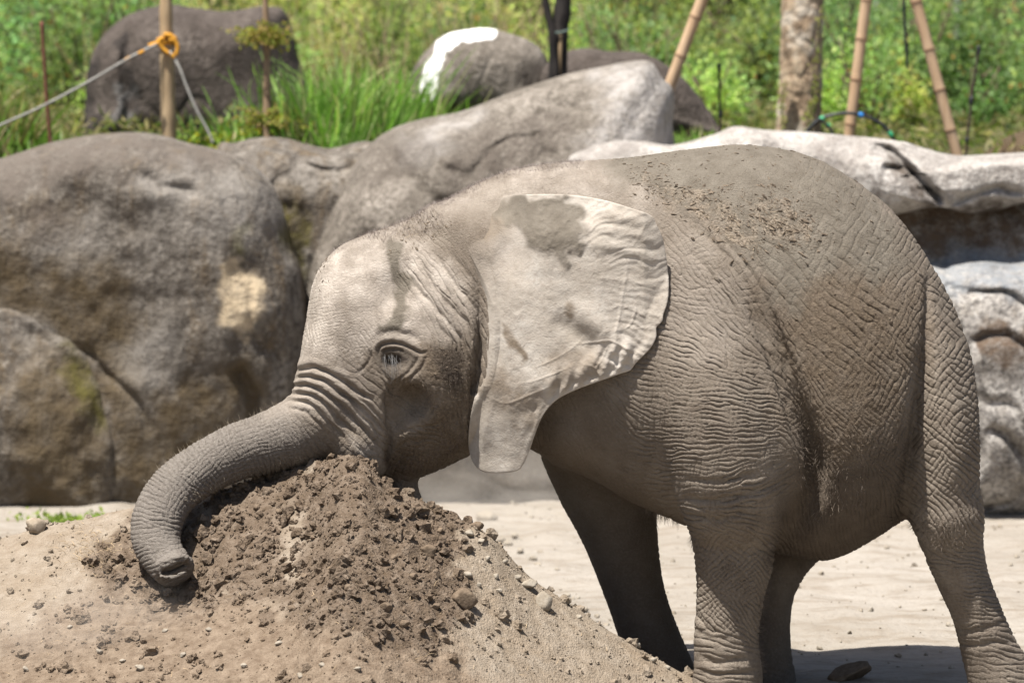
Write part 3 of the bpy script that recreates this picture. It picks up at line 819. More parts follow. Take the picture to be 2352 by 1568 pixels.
def build_ear(nr, nt, side):
    c0 = np.array([1180.0, 780.0])
    o = catmull(EAR, nt, closed=True)
    r = np.linspace(0, 1, nr) ** 0.9
    pp = c0 + r[:, None, None] * (o - c0)[None]
    q = pp.reshape(-1, 2)
    rr = np.repeat(r, nt)
    y_c = np.interp(q[:, 0], [1000, 1060, 1110, 1170, 1260, 1380, 1480, 1540], [.36, .28, .17, .095, .03, -.015, -.03, -.01])
    y_c = y_c + 0.05 * smoothstep(880, 1080, q[:, 1]) + 0.06 * smoothstep(560, 450, q[:, 1]) * smoothstep(1500, 1300, q[:, 0])
    w0 = P(q[:, 0], q[:, 1], y_c)
    fs = front_surface(w0[:, 0], w0[:, 2])
    root = smoothstep(1165, 1100, q[:, 0]) * smoothstep(1000, 860, q[:, 1])
    y = y_c * (1 - root) + np.minimum(fs - 0.006, y_c + 0.06) * root
    y = np.where(q[:, 1] < 1060, np.minimum(y, fs - 0.012 * (1 - root) - 0.004), y)
    sink = smoothstep(0.42, 1.0, rr) * np.maximum.reduce([smoothstep(1215, 1100, q[:, 0]) * smoothstep(520, 480, q[:, 1]), smoothstep(1160, 1112, q[:, 0]) * smoothstep(660, 620, q[:, 1]), smoothstep(1150, 1108, q[:, 0]) * smoothstep(900, 850, q[:, 1])])
    calm = 1 - 0.9 * sink
    r2 = smoothstep(1250, 1120, q[:, 0]) * smoothstep(700, 560, q[:, 1])
    y = y * (1 - r2) + np.maximum(y, np.minimum(fs - 0.014, 0.36)) * r2
    y = y + sink * (np.maximum(fs + 0.02, y) - y)
    # soft folds running from the root to the rim, stronger towards the rim
    an = np.arctan2(q[:, 1] - 640, q[:, 0] - 1060)
    rim = smoothstep(0.45, 0.95, rr)
    rear = smoothstep(1250, 1420, q[:, 0])
    wob = fbm(np.c_[q / 60.0, np.zeros(len(q))], 3, 61)
    rip = np.sin(an * 46 + wob * 3.0) * 0.5 + np.sin(an * 83 + wob * 5) * 0.3
    lowr = smoothstep(720, 830, q[:, 1]) * smoothstep(1180, 1280, q[:, 0])
    rip = rip + 0.35 * np.sin(an * 155 + wob * 9)
    relief = rip * 0.0024 * rim * rear * (0.5 + 0.8 * np.clip(wob + 0.5, 0, 1))
    relief += np.sin(q[:, 0] * 0.16 + q[:, 1] * 0.05 + wob * 4) * 0.006 * lowr * rim * smoothstep(0.99, 0.9, rr)
    # broad billows
    def bil(pts, h, wd):
        m, d, t = curve_dist(q, pts)
        out = np.zeros(len(q))
        if d is not None: out[m] = h * np.exp(-(d / wd) ** 2) * np.minimum(1, np.minimum(t, 1 - t) * 4)
        return out
    for pts, h, wd in [([(1305, 690), (1360, 735), (1420, 790), (1440, 840)], .012, 26), ([(1270, 720), (1330, 770), (1390, 830)], -.012, 22),
                       ([(1200, 890), (1260, 868), (1320, 850), (1400, 830)], .009, 26), ([(1180, 960), (1240, 930), (1290, 885)], -.008, 18),
                       ([(1350, 480), (1430, 500), (1500, 520)], .008, 14), ([(1330, 520), (1430, 530), (1515, 560)], .006, 12), ([(1340, 560), (1430, 570), (1525, 600)], .005, 12),
                       ([(1120, 470), (1150, 520), (1135, 560), (1115, 600)], .016, 20), ([(1120, 800), (1140, 870), (1120, 960), (1110, 1040)], .012, 16),
                       ([(1355, 860), (1372, 818), (1380, 790)], .008, 9), ([(1405, 850), (1412, 815), (1400, 790)], .007, 8), ([(1320, 880), (1335, 845), (1345, 820)], .007, 9), ([(1440, 838), (1440, 808), (1428, 780)], .007, 8)]:
        relief += bil(pts, h, wd)
    for pts, h in [([(1325, 790), (1370, 785), (1402, 782), (1440, 800), (1480, 825)], .0042), ([(1405, 785), (1420, 740), (1430, 680), (1440, 620), (1445, 575)], .0042), ([(1400, 785), (1385, 820), (1370, 850), (1395, 880)], .0038),
                   ([(1440, 620), (1432, 590)], .003), ([(1410, 745), (1440, 752), (1458, 720), (1460, 690)], .0032), ([(1180, 882), (1220, 876), (1265, 860), (1320, 838)], .0026), ([(1105, 900), (1160, 925), (1220, 905), (1280, 880)], .0032),
                   ([(1445, 575), (1470, 540), (1490, 500)], .0022), ([(1445, 640), (1480, 655), (1520, 660)], .0024), ([(1425, 700), (1470, 720), (1505, 740)], .0022), ([(1215, 850), (1290, 815), (1350, 770)], .0026)]:
        relief += bil(pts, h * 0.6, 2.6)
    relief += fbm(np.c_[q / 5.0, np.zeros(len(q))], 2, 63) * 0.0004 + fbm(np.c_[q / 22.0, np.zeros(len(q))], 2, 64) * 0.0018
    mudm = poly_mask(q, [(1115, 472), (1190, 452), (1300, 455), (1340, 480), (1358, 520), (1352, 548), (1300, 568), (1262, 575), (1230, 560), (1205, 520), (1150, 492)], 13, 71, 15)
    mudm = np.maximum(mudm, 0.8 * poly_mask(q, [(1285, 570), (1300, 568), (1312, 600), (1305, 612), (1290, 596)], 6, 72, 5))
    relief += mudm * (0.0045 + 0.0025 * fbm(np.c_[q / 9.0, np.zeros(len(q))], 3, 73))
    th = 0.007 * np.sqrt(np.clip(1 - rr ** 6, 0, 1)) + 0.001
    stain = np.maximum.reduce([poly_mask(q, [(1298, 690), (1322, 700), (1318, 725), (1300, 722)], 7, 74, 6), poly_mask(q, [(1150, 745), (1170, 760), (1210, 815), (1200, 825), (1165, 780)], 5, 75, 5),
                               0.9 * poly_mask(q, [(1110, 860), (1180, 880), (1250, 900), (1230, 960), (1120, 950)], 30, 76, 20), 0.7 * poly_mask(q, [(1240, 830), (1330, 800), (1400, 840), (1300, 890)], 22, 77, 14),
                               0.6 * poly_mask(q, [(1100, 480), (1160, 470), (1150, 540), (1090, 540)], 16, 78, 10)])
    front = P(q[:, 0], q[:, 1], y); front[:, 1] -= th + relief * calm
    back = P(q[:, 0], q[:, 1], y); back[:, 1] += th - relief * 0.6
    i = np.arange(nr - 1)[:, None] * nt; j = np.arange(nt)[None]; k = (j + 1) % nt
    f = np.stack([i + j, i + k, i + nt + k, i + nt + j], -1).reshape(-1, 4)
    n = nr * nt
    rimj = (nr - 1) * nt + np.arange(nt); rimk = (nr - 1) * nt + (np.arange(nt) + 1) % nt
    side_f = np.stack([rimj, rimk, rimk + n, rimj + n], -1)
    verts = np.vstack([front, back])
    if side < 0:
        verts = verts.copy()
        verts[:, 1] = 2 * YC - verts[:, 1]
        verts[:, 2] = 1.35 + (verts[:, 2] - 1.35) * 0.86
        verts[:, 0] = -0.05 + (verts[:, 0] + 0.05) * 0.92
    F = np.vstack([f, f[:, ::-1] + n, side_f])
    return verts, F, np.tile(mudm, 2), np.tile(stain, 2), np.tile(1 - 0.9 * smoothstep(1250, 1090, q[:, 0]) * smoothstep(700, 560, q[:, 1]), 2)
Vb, Tb = V, T
ev, ef, em, es, ea = build_ear(120, 620, 1); em = em * 0.92
fv, ff, fm, fst, fa = build_ear(30, 120, -1)
nb = len(Vb)
V_all = np.vstack([Vb, ev, fv])
faces = [Tb, np.vstack([ef + nb, ff[:, ::-1] + nb + len(ev)])]
def cat3(a, b, c): return np.concatenate([a, b, c])
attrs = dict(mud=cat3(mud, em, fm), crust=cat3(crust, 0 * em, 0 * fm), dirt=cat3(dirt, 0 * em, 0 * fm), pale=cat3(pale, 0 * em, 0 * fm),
             lid=cat3(lid, 0 * em, 0 * fm), trunk=cat3(trk, 0 * em, 0 * fm), bare=cat3(bare, 0 * em, 0 * fm), ear=cat3(0 * mud, ea, fa), stain=cat3(0 * mud, es, fst))  # bare: mask of the shade painted into the skin colour

# skin material
m = NT('elephant_skin')
oc = m.coord('Object')
big = m.noise(oc, 3.2, 4, 0.6)
mid = m.noise(oc, 16, 5, 0.6)
fine = m.noise(oc, 110, 3, 0.6)
spk = m.noise(oc, 260, 2, 0.5)
base = m.ramp(big, [(0.30, (0.149, 0.120, 0.094, 1)), (0.52, (0.209, 0.173, 0.137, 1)), (0.72, (0.270, 0.231, 0.187, 1))])
base = m.mix(m.ramp(mid, [(0.42, 0.0), (0.72, 0.65)]), base, (0.135, 0.106, 0.081, 1))
base = m.mix(m.ramp(fine, [(0.45, 0.0), (0.75, 0.45)]), base, (0.297, 0.256, 0.211, 1))
palec = m.mix(m.ramp(mid, [(0.35, 0.0), (0.7, 0.8)]), (0.410, 0.356, 0.300, 1), (0.600, 0.535, 0.465, 1))
base = m.mix(m.math('MULTIPLY', m.attr('pale'), m.ramp(m.noise(oc, 9, 5, 0.65), [(0.38, 0.30), (0.62, 0.9)])), base, palec)
base = m.mix(m.math('MULTIPLY', m.attr('trunk'), 0.8), base, m.mix(m.ramp(fine, [(0.35, 0.0), (0.7, 1.0)]), (0.15, 0.132, 0.115, 1), (0.235, 0.21, 0.185, 1)))
earc = m.ramp(m.noise(oc, 7, 5, 0.6), [(0.3, (0.362, 0.318, 0.264, 1)), (0.55, (0.481, 0.431, 0.372, 1)), (0.75, (0.556, 0.515, 0.460, 1))])
earc = m.mix(m.ramp(m.noise(oc, 55, 4, 0.65), [(0.5, 0.0), (0.75, 0.5)]), earc, (0.291, 0.239, 0.192, 1))
base = m.mix(m.attr('ear'), base, earc)
dirtc = m.mix(m.ramp(fine, [(0.35, 0.0), (0.65, 1.0)]), (0.10, 0.075, 0.053, 1), (0.172, 0.132, 0.093, 1))
base = m.mix(m.math('MULTIPLY', m.attr('dirt'), m.ramp(mid, [(0.3, 0.65), (0.6, 1.0)])), base, dirtc)
base = m.mix(m.math('MULTIPLY', m.attr('stain'), m.ramp(mid, [(0.25, 0.3), (0.6, 0.9)])), base, (0.20, 0.155, 0.11, 1))
mudc = m.mix(m.ramp(mid, [(0.35, 0.0), (0.7, 1.0)]), (0.142, 0.121, 0.095, 1), (0.195, 0.170, 0.137, 1))
mudc = m.mix(m.ramp(spk, [(0.62, 0.0), (0.70, 0.8)]), mudc, (0.11, 0.085, 0.06, 1))
base = m.mix(m.attr('mud'), base, mudc)
crf = m.noise(m.mapping(oc, (90, 90, 170), (0, 0.6, 0)), 1.0, 5, 0.7)
crc = m.ramp(crf, [(0.40, (0.10, 0.08, 0.06, 1)), (0.50, (0.22, 0.175, 0.13, 1)), (0.60, (0.38, 0.31, 0.235, 1))])
base = m.mix(m.math('MULTIPLY', m.attr('crust'), m.ramp(mid, [(0.42, 0.0), (0.60, 0.7)])), base, crc)
shadec = m.mix(m.ramp(mid, [(0.3, 0.0), (0.7, 1.0)]), (0.075, 0.058, 0.044, 1), (0.115, 0.092, 0.071, 1))  # dark skin tone that deepens the shade under the body
base = m.mix(m.math('MULTIPLY', m.attr('bare'), 0.92), base, shadec)  # bare: painted shade on belly, chest and far legs
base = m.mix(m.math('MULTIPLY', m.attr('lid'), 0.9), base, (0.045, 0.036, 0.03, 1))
cell = m.voronoi(oc, 150, 'DISTANCE_TO_EDGE')
cell2 = m.voronoi(m.mapping(oc, (1, 1, 1.5)), 62, 'DISTANCE_TO_EDGE')
noear = m.math('SUBTRACT', 1.0, m.attr('ear'))
hgt0 = m.math('MULTIPLY', m.math('MULTIPLY', m.ramp(cell2, [(0.0, 0.0), (0.09, 1.0)]), 0.9), noear)
hgt = m.math('ADD', m.math('MULTIPLY', m.ramp(cell, [(0.0, 0.0), (0.16, 1.0)]), m.math('SUBTRACT', 0.5, m.math('MULTIPLY', m.attr('ear'), 0.4))), m.math('ADD', m.math('MULTIPLY', fine, 1.2), m.math('MULTIPLY', spk, 0.8)))
m.principled(base, 0.92, m.bump(m.math('ADD', hgt, hgt0), 0.0017, 0.8), 0.12)
SKIN = m.mat

foot = P(1670, 1617, .5)
elephant = empty('elephant', (float(foot[0]), YC, 0.0))
tag(elephant, 'young grey elephant coated in dried mud, head lowered, digging its trunk into the soil heap', 'elephant')
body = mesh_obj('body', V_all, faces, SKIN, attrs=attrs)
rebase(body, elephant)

# ---- eye, lashes, hair
m = NT('eye'); m.principled((0.022, 0.013, 0.008, 1), 0.18, None, 0.5)
c = P(898, 830, .5); fs_ = float(front_surface(np.array([c[0]]), np.array([P(897, 824, .2)[2]]))[0])
ecen = P(897, 824, fs_ + 0.012)
v, f = ICO3_ if 'ICO3_' in globals() else (None, None)
bm = bmesh.new(); bmesh.ops.create_uvsphere(bm, u_segments=24, v_segments=16, radius=0.019)
me = bpy.data.meshes.new('eye'); bm.to_mesh(me); bm.free(); me.materials.append(m.mat)
me.polygons.foreach_set('use_smooth', np.ones(len(me.polygons), bool))
eye = bpy.data.objects.new('eye', me); col.objects.link(eye); eye.parent = elephant
eye.location = tuple(float(t) for t in (ecen - np.array(elephant.location)))
def ribbons0(base, tip, width, sag, seed, nseg=4, bend=None):
    rng = np.random.default_rng(seed)
    n = len(base); d = tip - base
    L = np.linalg.norm(d, axis=1, keepdims=True) + 1e-9
    vw = CAM - base
    side = np.cross(d / L, vw + rng.normal(size=(n, 3)) * 3.0); side /= np.linalg.norm(side, axis=1, keepdims=True) + 1e-9
    vs = []
    for k in range(nseg + 1):
        t = k / nseg
        cc = base + d * t + bend * (sag * L[:, 0])[:, None] * (4 * t * (1 - t))
        w = (width * (1 - 0.85 * t))[:, None] / 2
        vs += [cc - side * w, cc + side * w]
    v = np.stack(vs, 1)
    f = np.array([[2 * k, 2 * k + 1, 2 * k + 3, 2 * k + 2] for k in range(nseg)])
    return v.reshape(-1, 3), (f[None] + (np.arange(n) * (2 * nseg + 2))[:, None, None]).reshape(-1, 4)
def hair_mat(name, a, b):
    m = NT(name); m.principled(m.ramp(m.noise(m.coord('Object'), 40, 2, .5), [(.35, a), (.65, b)]), .6, None, .3); return m.mat
rg = np.random.default_rng(4)
n = 18
bx = rg.normal(897, 9, n); by = 816 + (bx - 898) ** 2 / 160.0 + rg.normal(0, 3, n)
base = P(bx, by, fs_ - 0.014)
tx = bx + rg.normal(5, 9, n) - (bx - 898) * 0.5; ty = by + rg.uniform(34, 66, n)
tip = P(tx, ty, fs_ - 0.065 - 0.02 * rg.random(n))
v, f = ribbons0(base, tip, np.full(n, .0009), rg.uniform(.03, .2, n), 2, 5, np.array([0., -.7, .2]) + rg.normal(0, .6, (n, 3)))
rebase(mesh_obj('eyelashes', v, f, hair_mat('lash_hair', (.07, .066, .062, 1), (.17, .162, .155, 1))), elephant)
def plain0(name, a, b):
    m = NT(name); m.principled(m.ramp(m.noise(m.coord('Object'), 60, 3, .6), [(.35, a), (.65, b)]), .95, None, .1); return m.mat
# hair: rooted on skin vertices picked by picture regions
vis = np.where((facing > -0.1) & (pix[:, 1] < PH))[0]
def fur(poly_or_mask, n, length, direction, spread, width, seed, soft=10, grazing=None):
    rg = np.random.default_rng(seed)
    mk = poly_mask(pix[vis], poly_or_mask, soft, seed, 8)
    if grazing is not None:
        mk = mk * (facing[vis] < grazing)
    k = rg.choice(vis, n, p=mk / mk.sum())
    d = np.asarray(direction, float) * np.ones((n, 1)) + rg.normal(0, spread, (n, 3)) + 0.55 * N[k]
    d /= np.linalg.norm(d, axis=1)[:, None]
    L = length * (.45 + .9 * rg.random(n))
    b_ = V[k] - N[k] * .002
    return ribbons0(b_, b_ + d * L[:, None], np.full(n, width), rg.uniform(-.12, .12, n), seed, 4, rg.normal(0, 1, (n, 3)))
crest = [fur([(975, 480), (1060, 420), (1150, 385), (1250, 365), (1330, 362), (1330, 385), (1250, 395), (1150, 415), (1060, 455), (985, 505)], 2600, .013, (-.35, -.05, .8), .4, .0008, 401, 6, .40),
         fur([(835, 545), (900, 515), (980, 480), (1010, 490), (1000, 535), (930, 550), (860, 555)], 1600, .018, (.2, -.4, .5), .7, .0010, 402, 6),
         fur([(730, 600), (800, 550), (850, 535), (860, 550), (760, 590)], 160, .014, (-.3, 0, .8), .4, .001, 403, 6)]
v, f = merge(crest)
rebase(tag(mesh_obj('crest_hair', v, f, hair_mat('crest_hair', (.26, .20, .17, 1), (.46, .40, .36, 1))), kind='stuff'), elephant)
belly = [fur([(1840, 1040), (1880, 1020), (1960, 1080), (1990, 1150), (1900, 1180), (1845, 1180)], 170, .030, (-.15, -.5, -.55), .35, .0013, 404),
         fur([(1830, 900), (1860, 960), (1880, 1060), (1860, 1120), (1840, 1060)], 110, .022, (.1, -.5, -.5), .4, .0011, 405),
         fur([(1740, 1260), (1775, 1240), (1760, 1420), (1752, 1560), (1735, 1560), (1735, 1400)], 420, .022, (.8, -.2, -.1), .35, .0011, 406, 6, .6),
         fur([(1490, 1170), (1600, 1230), (1600, 1260), (1500, 1200)], 220, .03, (0, -.2, -.9), .25, .0011, 407, 8),
         fur([(900, 1060), (960, 1075), (1040, 1040), (1070, 1010), (1075, 940), (1040, 960), (980, 1040)], 360, .022, (-.2, -.6, -.6), .35, .0010, 408),
         fur([(990, 800), (1080, 820), (1080, 960), (1020, 980), (960, 880), (940, 870)], 700, .011, (-.1, -.8, -.4), .5, .0010, 409),
         fur([(2150, 1180), (2220, 1200), (2200, 1270), (2140, 1250), (2080, 1200)], 220, .026, (-.3, -.6, -.5), .4, .0011, 410),
         fur([(1880, 820), (2060, 820), (2060, 1000), (1960, 1100), (1890, 1050)], 1500, .008, (.2, -.7, -.5), .5, .0009, 411)]
v, f = merge(belly)
rebase(tag(mesh_obj('body_hair', v, f, hair_mat('body_hair', (.10, .075, .055, 1), (.24, .19, .145, 1))), kind='stuff'), elephant)
tr = [fur([(330, 1110), (400, 1040), (480, 995), (600, 945), (650, 920), (650, 945), (560, 985), (440, 1040), (350, 1120)], 260, .022, (-.2, -.2, .8), .5, .0009, 412, 6),
      fur([(420, 1130), (520, 1080), (650, 1050), (700, 1060), (560, 1095), (440, 1160)], 260, .015, (0, -.6, -.5), .5, .0009, 413, 6)]
v, f = merge(tr)
rebase(tag(mesh_obj('trunk_hair', v, f, hair_mat('trunk_hair', (.30, .24, .17, 1), (.45, .38, .28, 1))), kind='stuff'), elephant)

# bits of dung, straw and dried mud stuck to the back and the ear
def stuck(poly, n, smin_, smax_, seed, soft=12, power=.5):
    rg = np.random.default_rng(seed)
    mk = poly_mask(pix[vis], poly, soft, seed, 22)
    k = rg.choice(vis, n, p=mk / mk.sum())
    s = np.minimum(smin_ * (1 - rg.random(n)) ** -power, smax_)
    c = V[k] + N[k] * s[:, None] * .2
    bv, bf = _oct
    t = np.array([.75, 0, -.55]) + rg.normal(0, .45, (n, 3)); t -= (t * N[k]).sum(1)[:, None] * N[k]; t /= np.linalg.norm(t, axis=1)[:, None]
    u = np.cross(N[k], t)
    j = 1 + .35 * rg.normal(size=(n, len(bv), 1)).clip(-1.5, 1.5)
    b = bv[None] * j
    el = rg.uniform(1.0, 2.6, n)
    v = c[:, None] + s[:, None, None] * (b[..., :1] * t[:, None] * el[:, None, None] + b[..., 1:2] * u[:, None] * .7 + b[..., 2:] * N[k][:, None] * .6)
    return v.reshape(-1, 3), (bf[None] + (np.arange(n) * len(bv))[:, None, None]).reshape(-1, 3)
_b = bmesh.new(); bmesh.ops.create_icosphere(_b, subdivisions=1, radius=1)
_oct = (np.array([p.co[:] for p in _b.verts]), np.array([[q.index for q in p.verts] for p in _b.faces])); _b.free()
v, f = merge([stuck(CRUST, 600, .0013, .006, 501, 45), stuck(CLOT, 650, .0013, .007, 502, 50), stuck(BACK_MUD, 500, .0010, .004, 503, 30), stuck(FLANK_DIRT, 700, .0009, .0030, 504, 40), stuck([(890, 540), (1000, 490), (1010, 520), (930, 560)], 160, .0012, .0045, 505), stuck([(700, 640), (740, 590), (765, 600), (720, 660)], 40, .0015, .004, 506), stuck(CHEEK_DIRT, 200, .0012, .004, 507)])
rebase(tag(mesh_obj('mud_bits', v, f, plain0('dried_mud_bits', (.07, .054, .040, 1), (.24, .19, .14, 1)), None, False), kind='stuff'), elephant)
v, f = merge([fur(CRUST, 260, .026, (.7, -.3, -.5), .6, .0013, 508), fur(CLOT, 80, .03, (.7, -.3, .2), .7, .0013, 509), fur([(890, 530), (990, 500), (1000, 530), (930, 550)], 80, .03, (.7, -.3, -.1), .5, .0013, 510)])
rebase(tag(mesh_obj('straw_bits', v, f, hair_mat('stuck_straw', (.34, .26, .17, 1), (.50, .41, .29, 1))), kind='stuff'), elephant)
# ------------------------------------------------------------------ ground
def axis(dense0, dense1, step, far0, far1, n=14):
    d = np.arange(dense0, dense1 + step, step)
    a = dense0 - np.geomspace(step, dense0 - far0, n)[::-1]
    b = d[-1] + np.geomspace(step, far1 - d[-1], n)
    return np.concatenate([a, d, b])
def grid_mesh(xs, ys, zf):
    X, Y = np.meshgrid(xs, ys, indexing='ij')
    p = np.stack([X.ravel(), Y.ravel()], -1)
    z = zf(p)
    ny = len(ys)
    i = np.arange(len(xs) - 1)[:, None] * ny; j = np.arange(ny - 1)[None]
    f = np.stack([i + j, i + ny + j, i + ny + j + 1, i + j + 1], -1).reshape(-1, 4)
    return np.c_[p, z], f
def ground_z(p):
    q = np.c_[p, np.zeros(len(p))]
    near = smoothstep(9, 6, np.abs(p[:, 0])) * smoothstep(14, 9, np.abs(p[:, 1]))
    a, b = vor(q * np.array([2.2, 3.0, 1]), 5)
    return near * (fbm(q * 0.9, 3, 90) * 0.03 + fbm(q * 5.0, 4, 91) * 0.022 - 0.020 * np.exp(-((vor(q * np.array([1.5, 1.9, 1]), 8)[0]) / .22) ** 2) + np.clip(b - a, 0, 0.15) * 0.02)
m = NT('dusty_ground')
oc = m.coord('Object')
n1 = m.noise(oc, 0.9, 5, 0.6); n2 = m.noise(m.mapping(oc, (1, 2.6, 1)), 3.5, 6, 0.65); n3 = m.noise(oc, 40, 4, 0.6)
c = m.ramp(n1, [(0.3, (0.277, 0.245, 0.203, 1)), (0.6, (0.348, 0.314, 0.270, 1)), (0.75, (0.387, 0.355, 0.312, 1))])
c = m.mix(m.ramp(n2, [(0.48, 0.0), (0.66, 0.8)]), c, (0.219, 0.179, 0.136, 1))
c = m.mix(m.ramp(n3, [(0.5, 0.0), (0.75, 0.5)]), c, (0.233, 0.195, 0.150, 1))
h = m.math('ADD', m.math('MULTIPLY', n3, 0.5), m.noise(oc, 11, 5, 0.6))
m.principled(c, 0.95, m.bump(h, 0.03, 0.6), 0.1)
gv, gf = grid_mesh(axis(-3.2, 4.2, .05, -300, 300), axis(-2.0, 7.5, .05, -60, 400), ground_z)
ground = tag(mesh_obj('ground', gv, gf, m.mat), kind='structure')

# ------------------------------------------------------------------ soil heap
RIDGE = np.array([(-400, 1330), (-200, 1290), (0, 1240), (110, 1205), (200, 1193), (290, 1172), (360, 1165), (430, 1168), (480, 1152), (540, 1118), (620, 1092), (700, 1074), (760, 1058), (800, 1040),
                  (845, 1056), (885, 1116), (960, 1160), (1090, 1206), (1140, 1240), (1200, 1310), (1300, 1385), (1430, 1470), (1590, 1560), (1750, 1650), (1900, 1760)], float)
def ridge_depth(px):
    return .45 - .36 * np.exp(-((px - 815) / 90.0) ** 2) * (px < 815) - np.where(px >= 815, .36 - .08 * smoothstep(815, 1100, px), 0)
_rw = P(RIDGE[:, 0], RIDGE[:, 1], ridge_depth(RIDGE[:, 0]))
_ru = np.linspace(_rw[0, 0], _rw[-1, 0], 1200)
_rz = np.interp(_ru, _rw[:, 0], _rw[:, 2])
_rz = np.convolve(np.pad(_rz, 12, 'edge'), np.hanning(25) / np.hanning(25).sum(), 'valid')
_g = np.exp(-0.5 * (np.arange(-240, 241) / 80.0) ** 2); _g /= _g.sum()
_rb = np.convolve(np.pad(_rz, 240, 'edge'), _g, 'valid')
def heap_base(p):
    x, y = p[:, 0], p[:, 1]
    px = PW / 2 + x * FPX / 14.4
    rd = ridge_depth(px)
    t = rd - y
    k = smoothstep(0.0, 0.7, t)
    r = np.interp(x, _ru, _rz) * (1 - k) + np.interp(x, _ru, _rb) * k
    soft = 0.10
    fwd = np.sqrt(np.maximum(t, 0) ** 2 + soft ** 2) - soft
    bwd = np.sqrt(np.maximum(-t, 0) ** 2 + soft ** 2) - soft
    tipx, tipy = P(410, 1320, -.08)[:2]
    dent = 0.09 * np.exp(-(((x - tipx) / .13) ** 2 + ((y - tipy) / .16) ** 2))
    return r - fwd * 0.46 - bwd * 0.85 - dent
FRESH = [(470, 1120), (560, 1070), (700, 1040), (790, 1010), (860, 1040), (910, 1100), (980, 1140), (1060, 1180), (1105, 1230), (1060, 1300), (1085, 1370), (1055, 1440), (1000, 1490), (900, 1490), (700, 1430), (560, 1400), (450, 1400), (320, 1360), (210, 1330), (230, 1270), (300, 1220), (420, 1220)]
LOOSE = [(-80, 1500), (60, 1440), (160, 1370), (240, 1280), (300, 1230), (420, 1330), (650, 1400), (950, 1440), (1090, 1520), (1100, 1640), (-80, 1660)]
SAND_R = [(1075, 1250), (1150, 1262), (1240, 1340), (1440, 1480), (1620, 1600), (1180, 1640), (1080, 1500), (1110, 1390)]
STREAK = [(640, 1170), (690, 1165), (700, 1230), (680, 1330), (640, 1300), (650, 1230)]
def heap_surface(p):
    b = heap_base(p)
    w = np.c_[p, b].astype(np.float32)
    q = proj(w).astype(np.float32)
    fresh = poly_mask(q, FRESH, 60, 101, 34)
    loose = poly_mask(q, LOOSE, 40, 102, 26)
    sand = np.maximum(poly_mask(q, SAND_R, 30, 103, 24), 0.75 * poly_mask(q, STREAK, 20, 104, 14))
    fresh = fresh * (1 - 0.8 * sand)
    rough = 0.30 + 0.9 * fresh + 0.45 * loose
    f = fbm(w * np.array([3.2, 3.2, 0]), 3, 110) * 0.045
    a1, b1 = vor(w * np.array([13., 13., 13.]) + fbm(w * 9, 2, 112)[:, None] * .5, 111)
    a2, b2 = vor(w * np.array([34., 34., 34.]) + fbm(w * 22, 2, 114)[:, None] * .5, 113)
    lump = (0.55 - a1) * 0.044 + (0.55 - a2) * 0.015
    lump *= np.clip(0.35 + fbm(w * 5.0, 3, 115) * 1.6, 0, 1.3)
    fine = fbm(w * 50.0, 3, 116, 0.7) * 0.010
    z = b + f * (0.5 + 0.5 * fresh) + lump * rough + fine * (0.4 + fresh)
    return z, fresh, loose, sand
hx = np.arange(-2.35, 1.15, .0092); hy = np.arange(-1.35, 1.35, .0092)
hv, hf = grid_mesh(hx, hy, heap_base)
hz_, fresh, loose, sand = heap_surface(hv[:, :2])
hv[:, 2] = hz_
keep = (hv[hf][:, :, 2] > -0.03).any(1)
hf = hf[keep]
m = NT('heap_soil')
oc = m.coord('Object')
n1 = m.noise(oc, 5, 5, 0.6); n2 = m.noise(oc, 24, 5, 0.65); n3 = m.noise(oc, 130, 3, 0.6)
drysand = m.ramp(n2, [(0.3, (0.243, 0.194, 0.143, 1)), (0.55, (0.318, 0.263, 0.203, 1)), (0.75, (0.372, 0.318, 0.255, 1))])
drysand = m.mix(m.ramp(n1, [(0.45, 0.0), (0.7, 0.5)]), drysand, (0.259, 0.194, 0.131, 1))
wet = m.ramp(n2, [(0.30, (0.103, 0.073, 0.048, 1)), (0.52, (0.162, 0.121, 0.087, 1)), (0.72, (0.238, 0.187, 0.141, 1))])
wet = m.mix(m.ramp(n3, [(0.55, 0.0), (0.8, 0.5)]), wet, (0.306, 0.253, 0.194, 1))
midc = m.mix(m.ramp(n2, [(0.35, 0.0), (0.65, 1.0)]), (0.161, 0.117, 0.081, 1), (0.271, 0.209, 0.152, 1))
c = m.mix(m.attr('loose'), drysand, midc)
c = m.mix(m.ramp(m.math('ADD', m.attr('fresh'), m.math('MULTIPLY', m.math('SUBTRACT', n1, 0.5), 0.9)), [(0.25, 0.0), (0.75, 1.0)]), c, wet)
c = m.mix(m.math('MULTIPLY', m.attr('sand'), 0.85), c, drysand)
m.principled(c, 0.96, m.bump(m.math('ADD', n2, m.math('MULTIPLY', n3, 0.9)), 0.012, 0.9), 0.08)
SOIL = m.mat
heap_root = empty('soil_heap', (-0.6, 0.3, 0))
tag(heap_root, 'heap of loose brown soil and sand that the elephant digs into', 'soil heap')
heap = mesh_obj('heap', hv, hf, SOIL, attrs=dict(fresh=fresh, loose=loose, sand=sand))
rebase(heap, heap_root)
HZ = hz_.reshape(len(hx), len(hy))
def heap_height(x, y):
    fx = np.clip((x - hx[0]) / .0092, 0, len(hx) - 1.01); fy = np.clip((y - hy[0]) / .0092, 0, len(hy) - 1.01)
    i, j = fx.astype(int), fy.astype(int); a, b = fx - i, fy - j
    return (HZ[i, j] * (1 - a) + HZ[i + 1, j] * a) * (1 - b) + (HZ[i, j + 1] * (1 - a) + HZ[i + 1, j + 1] * a) * b
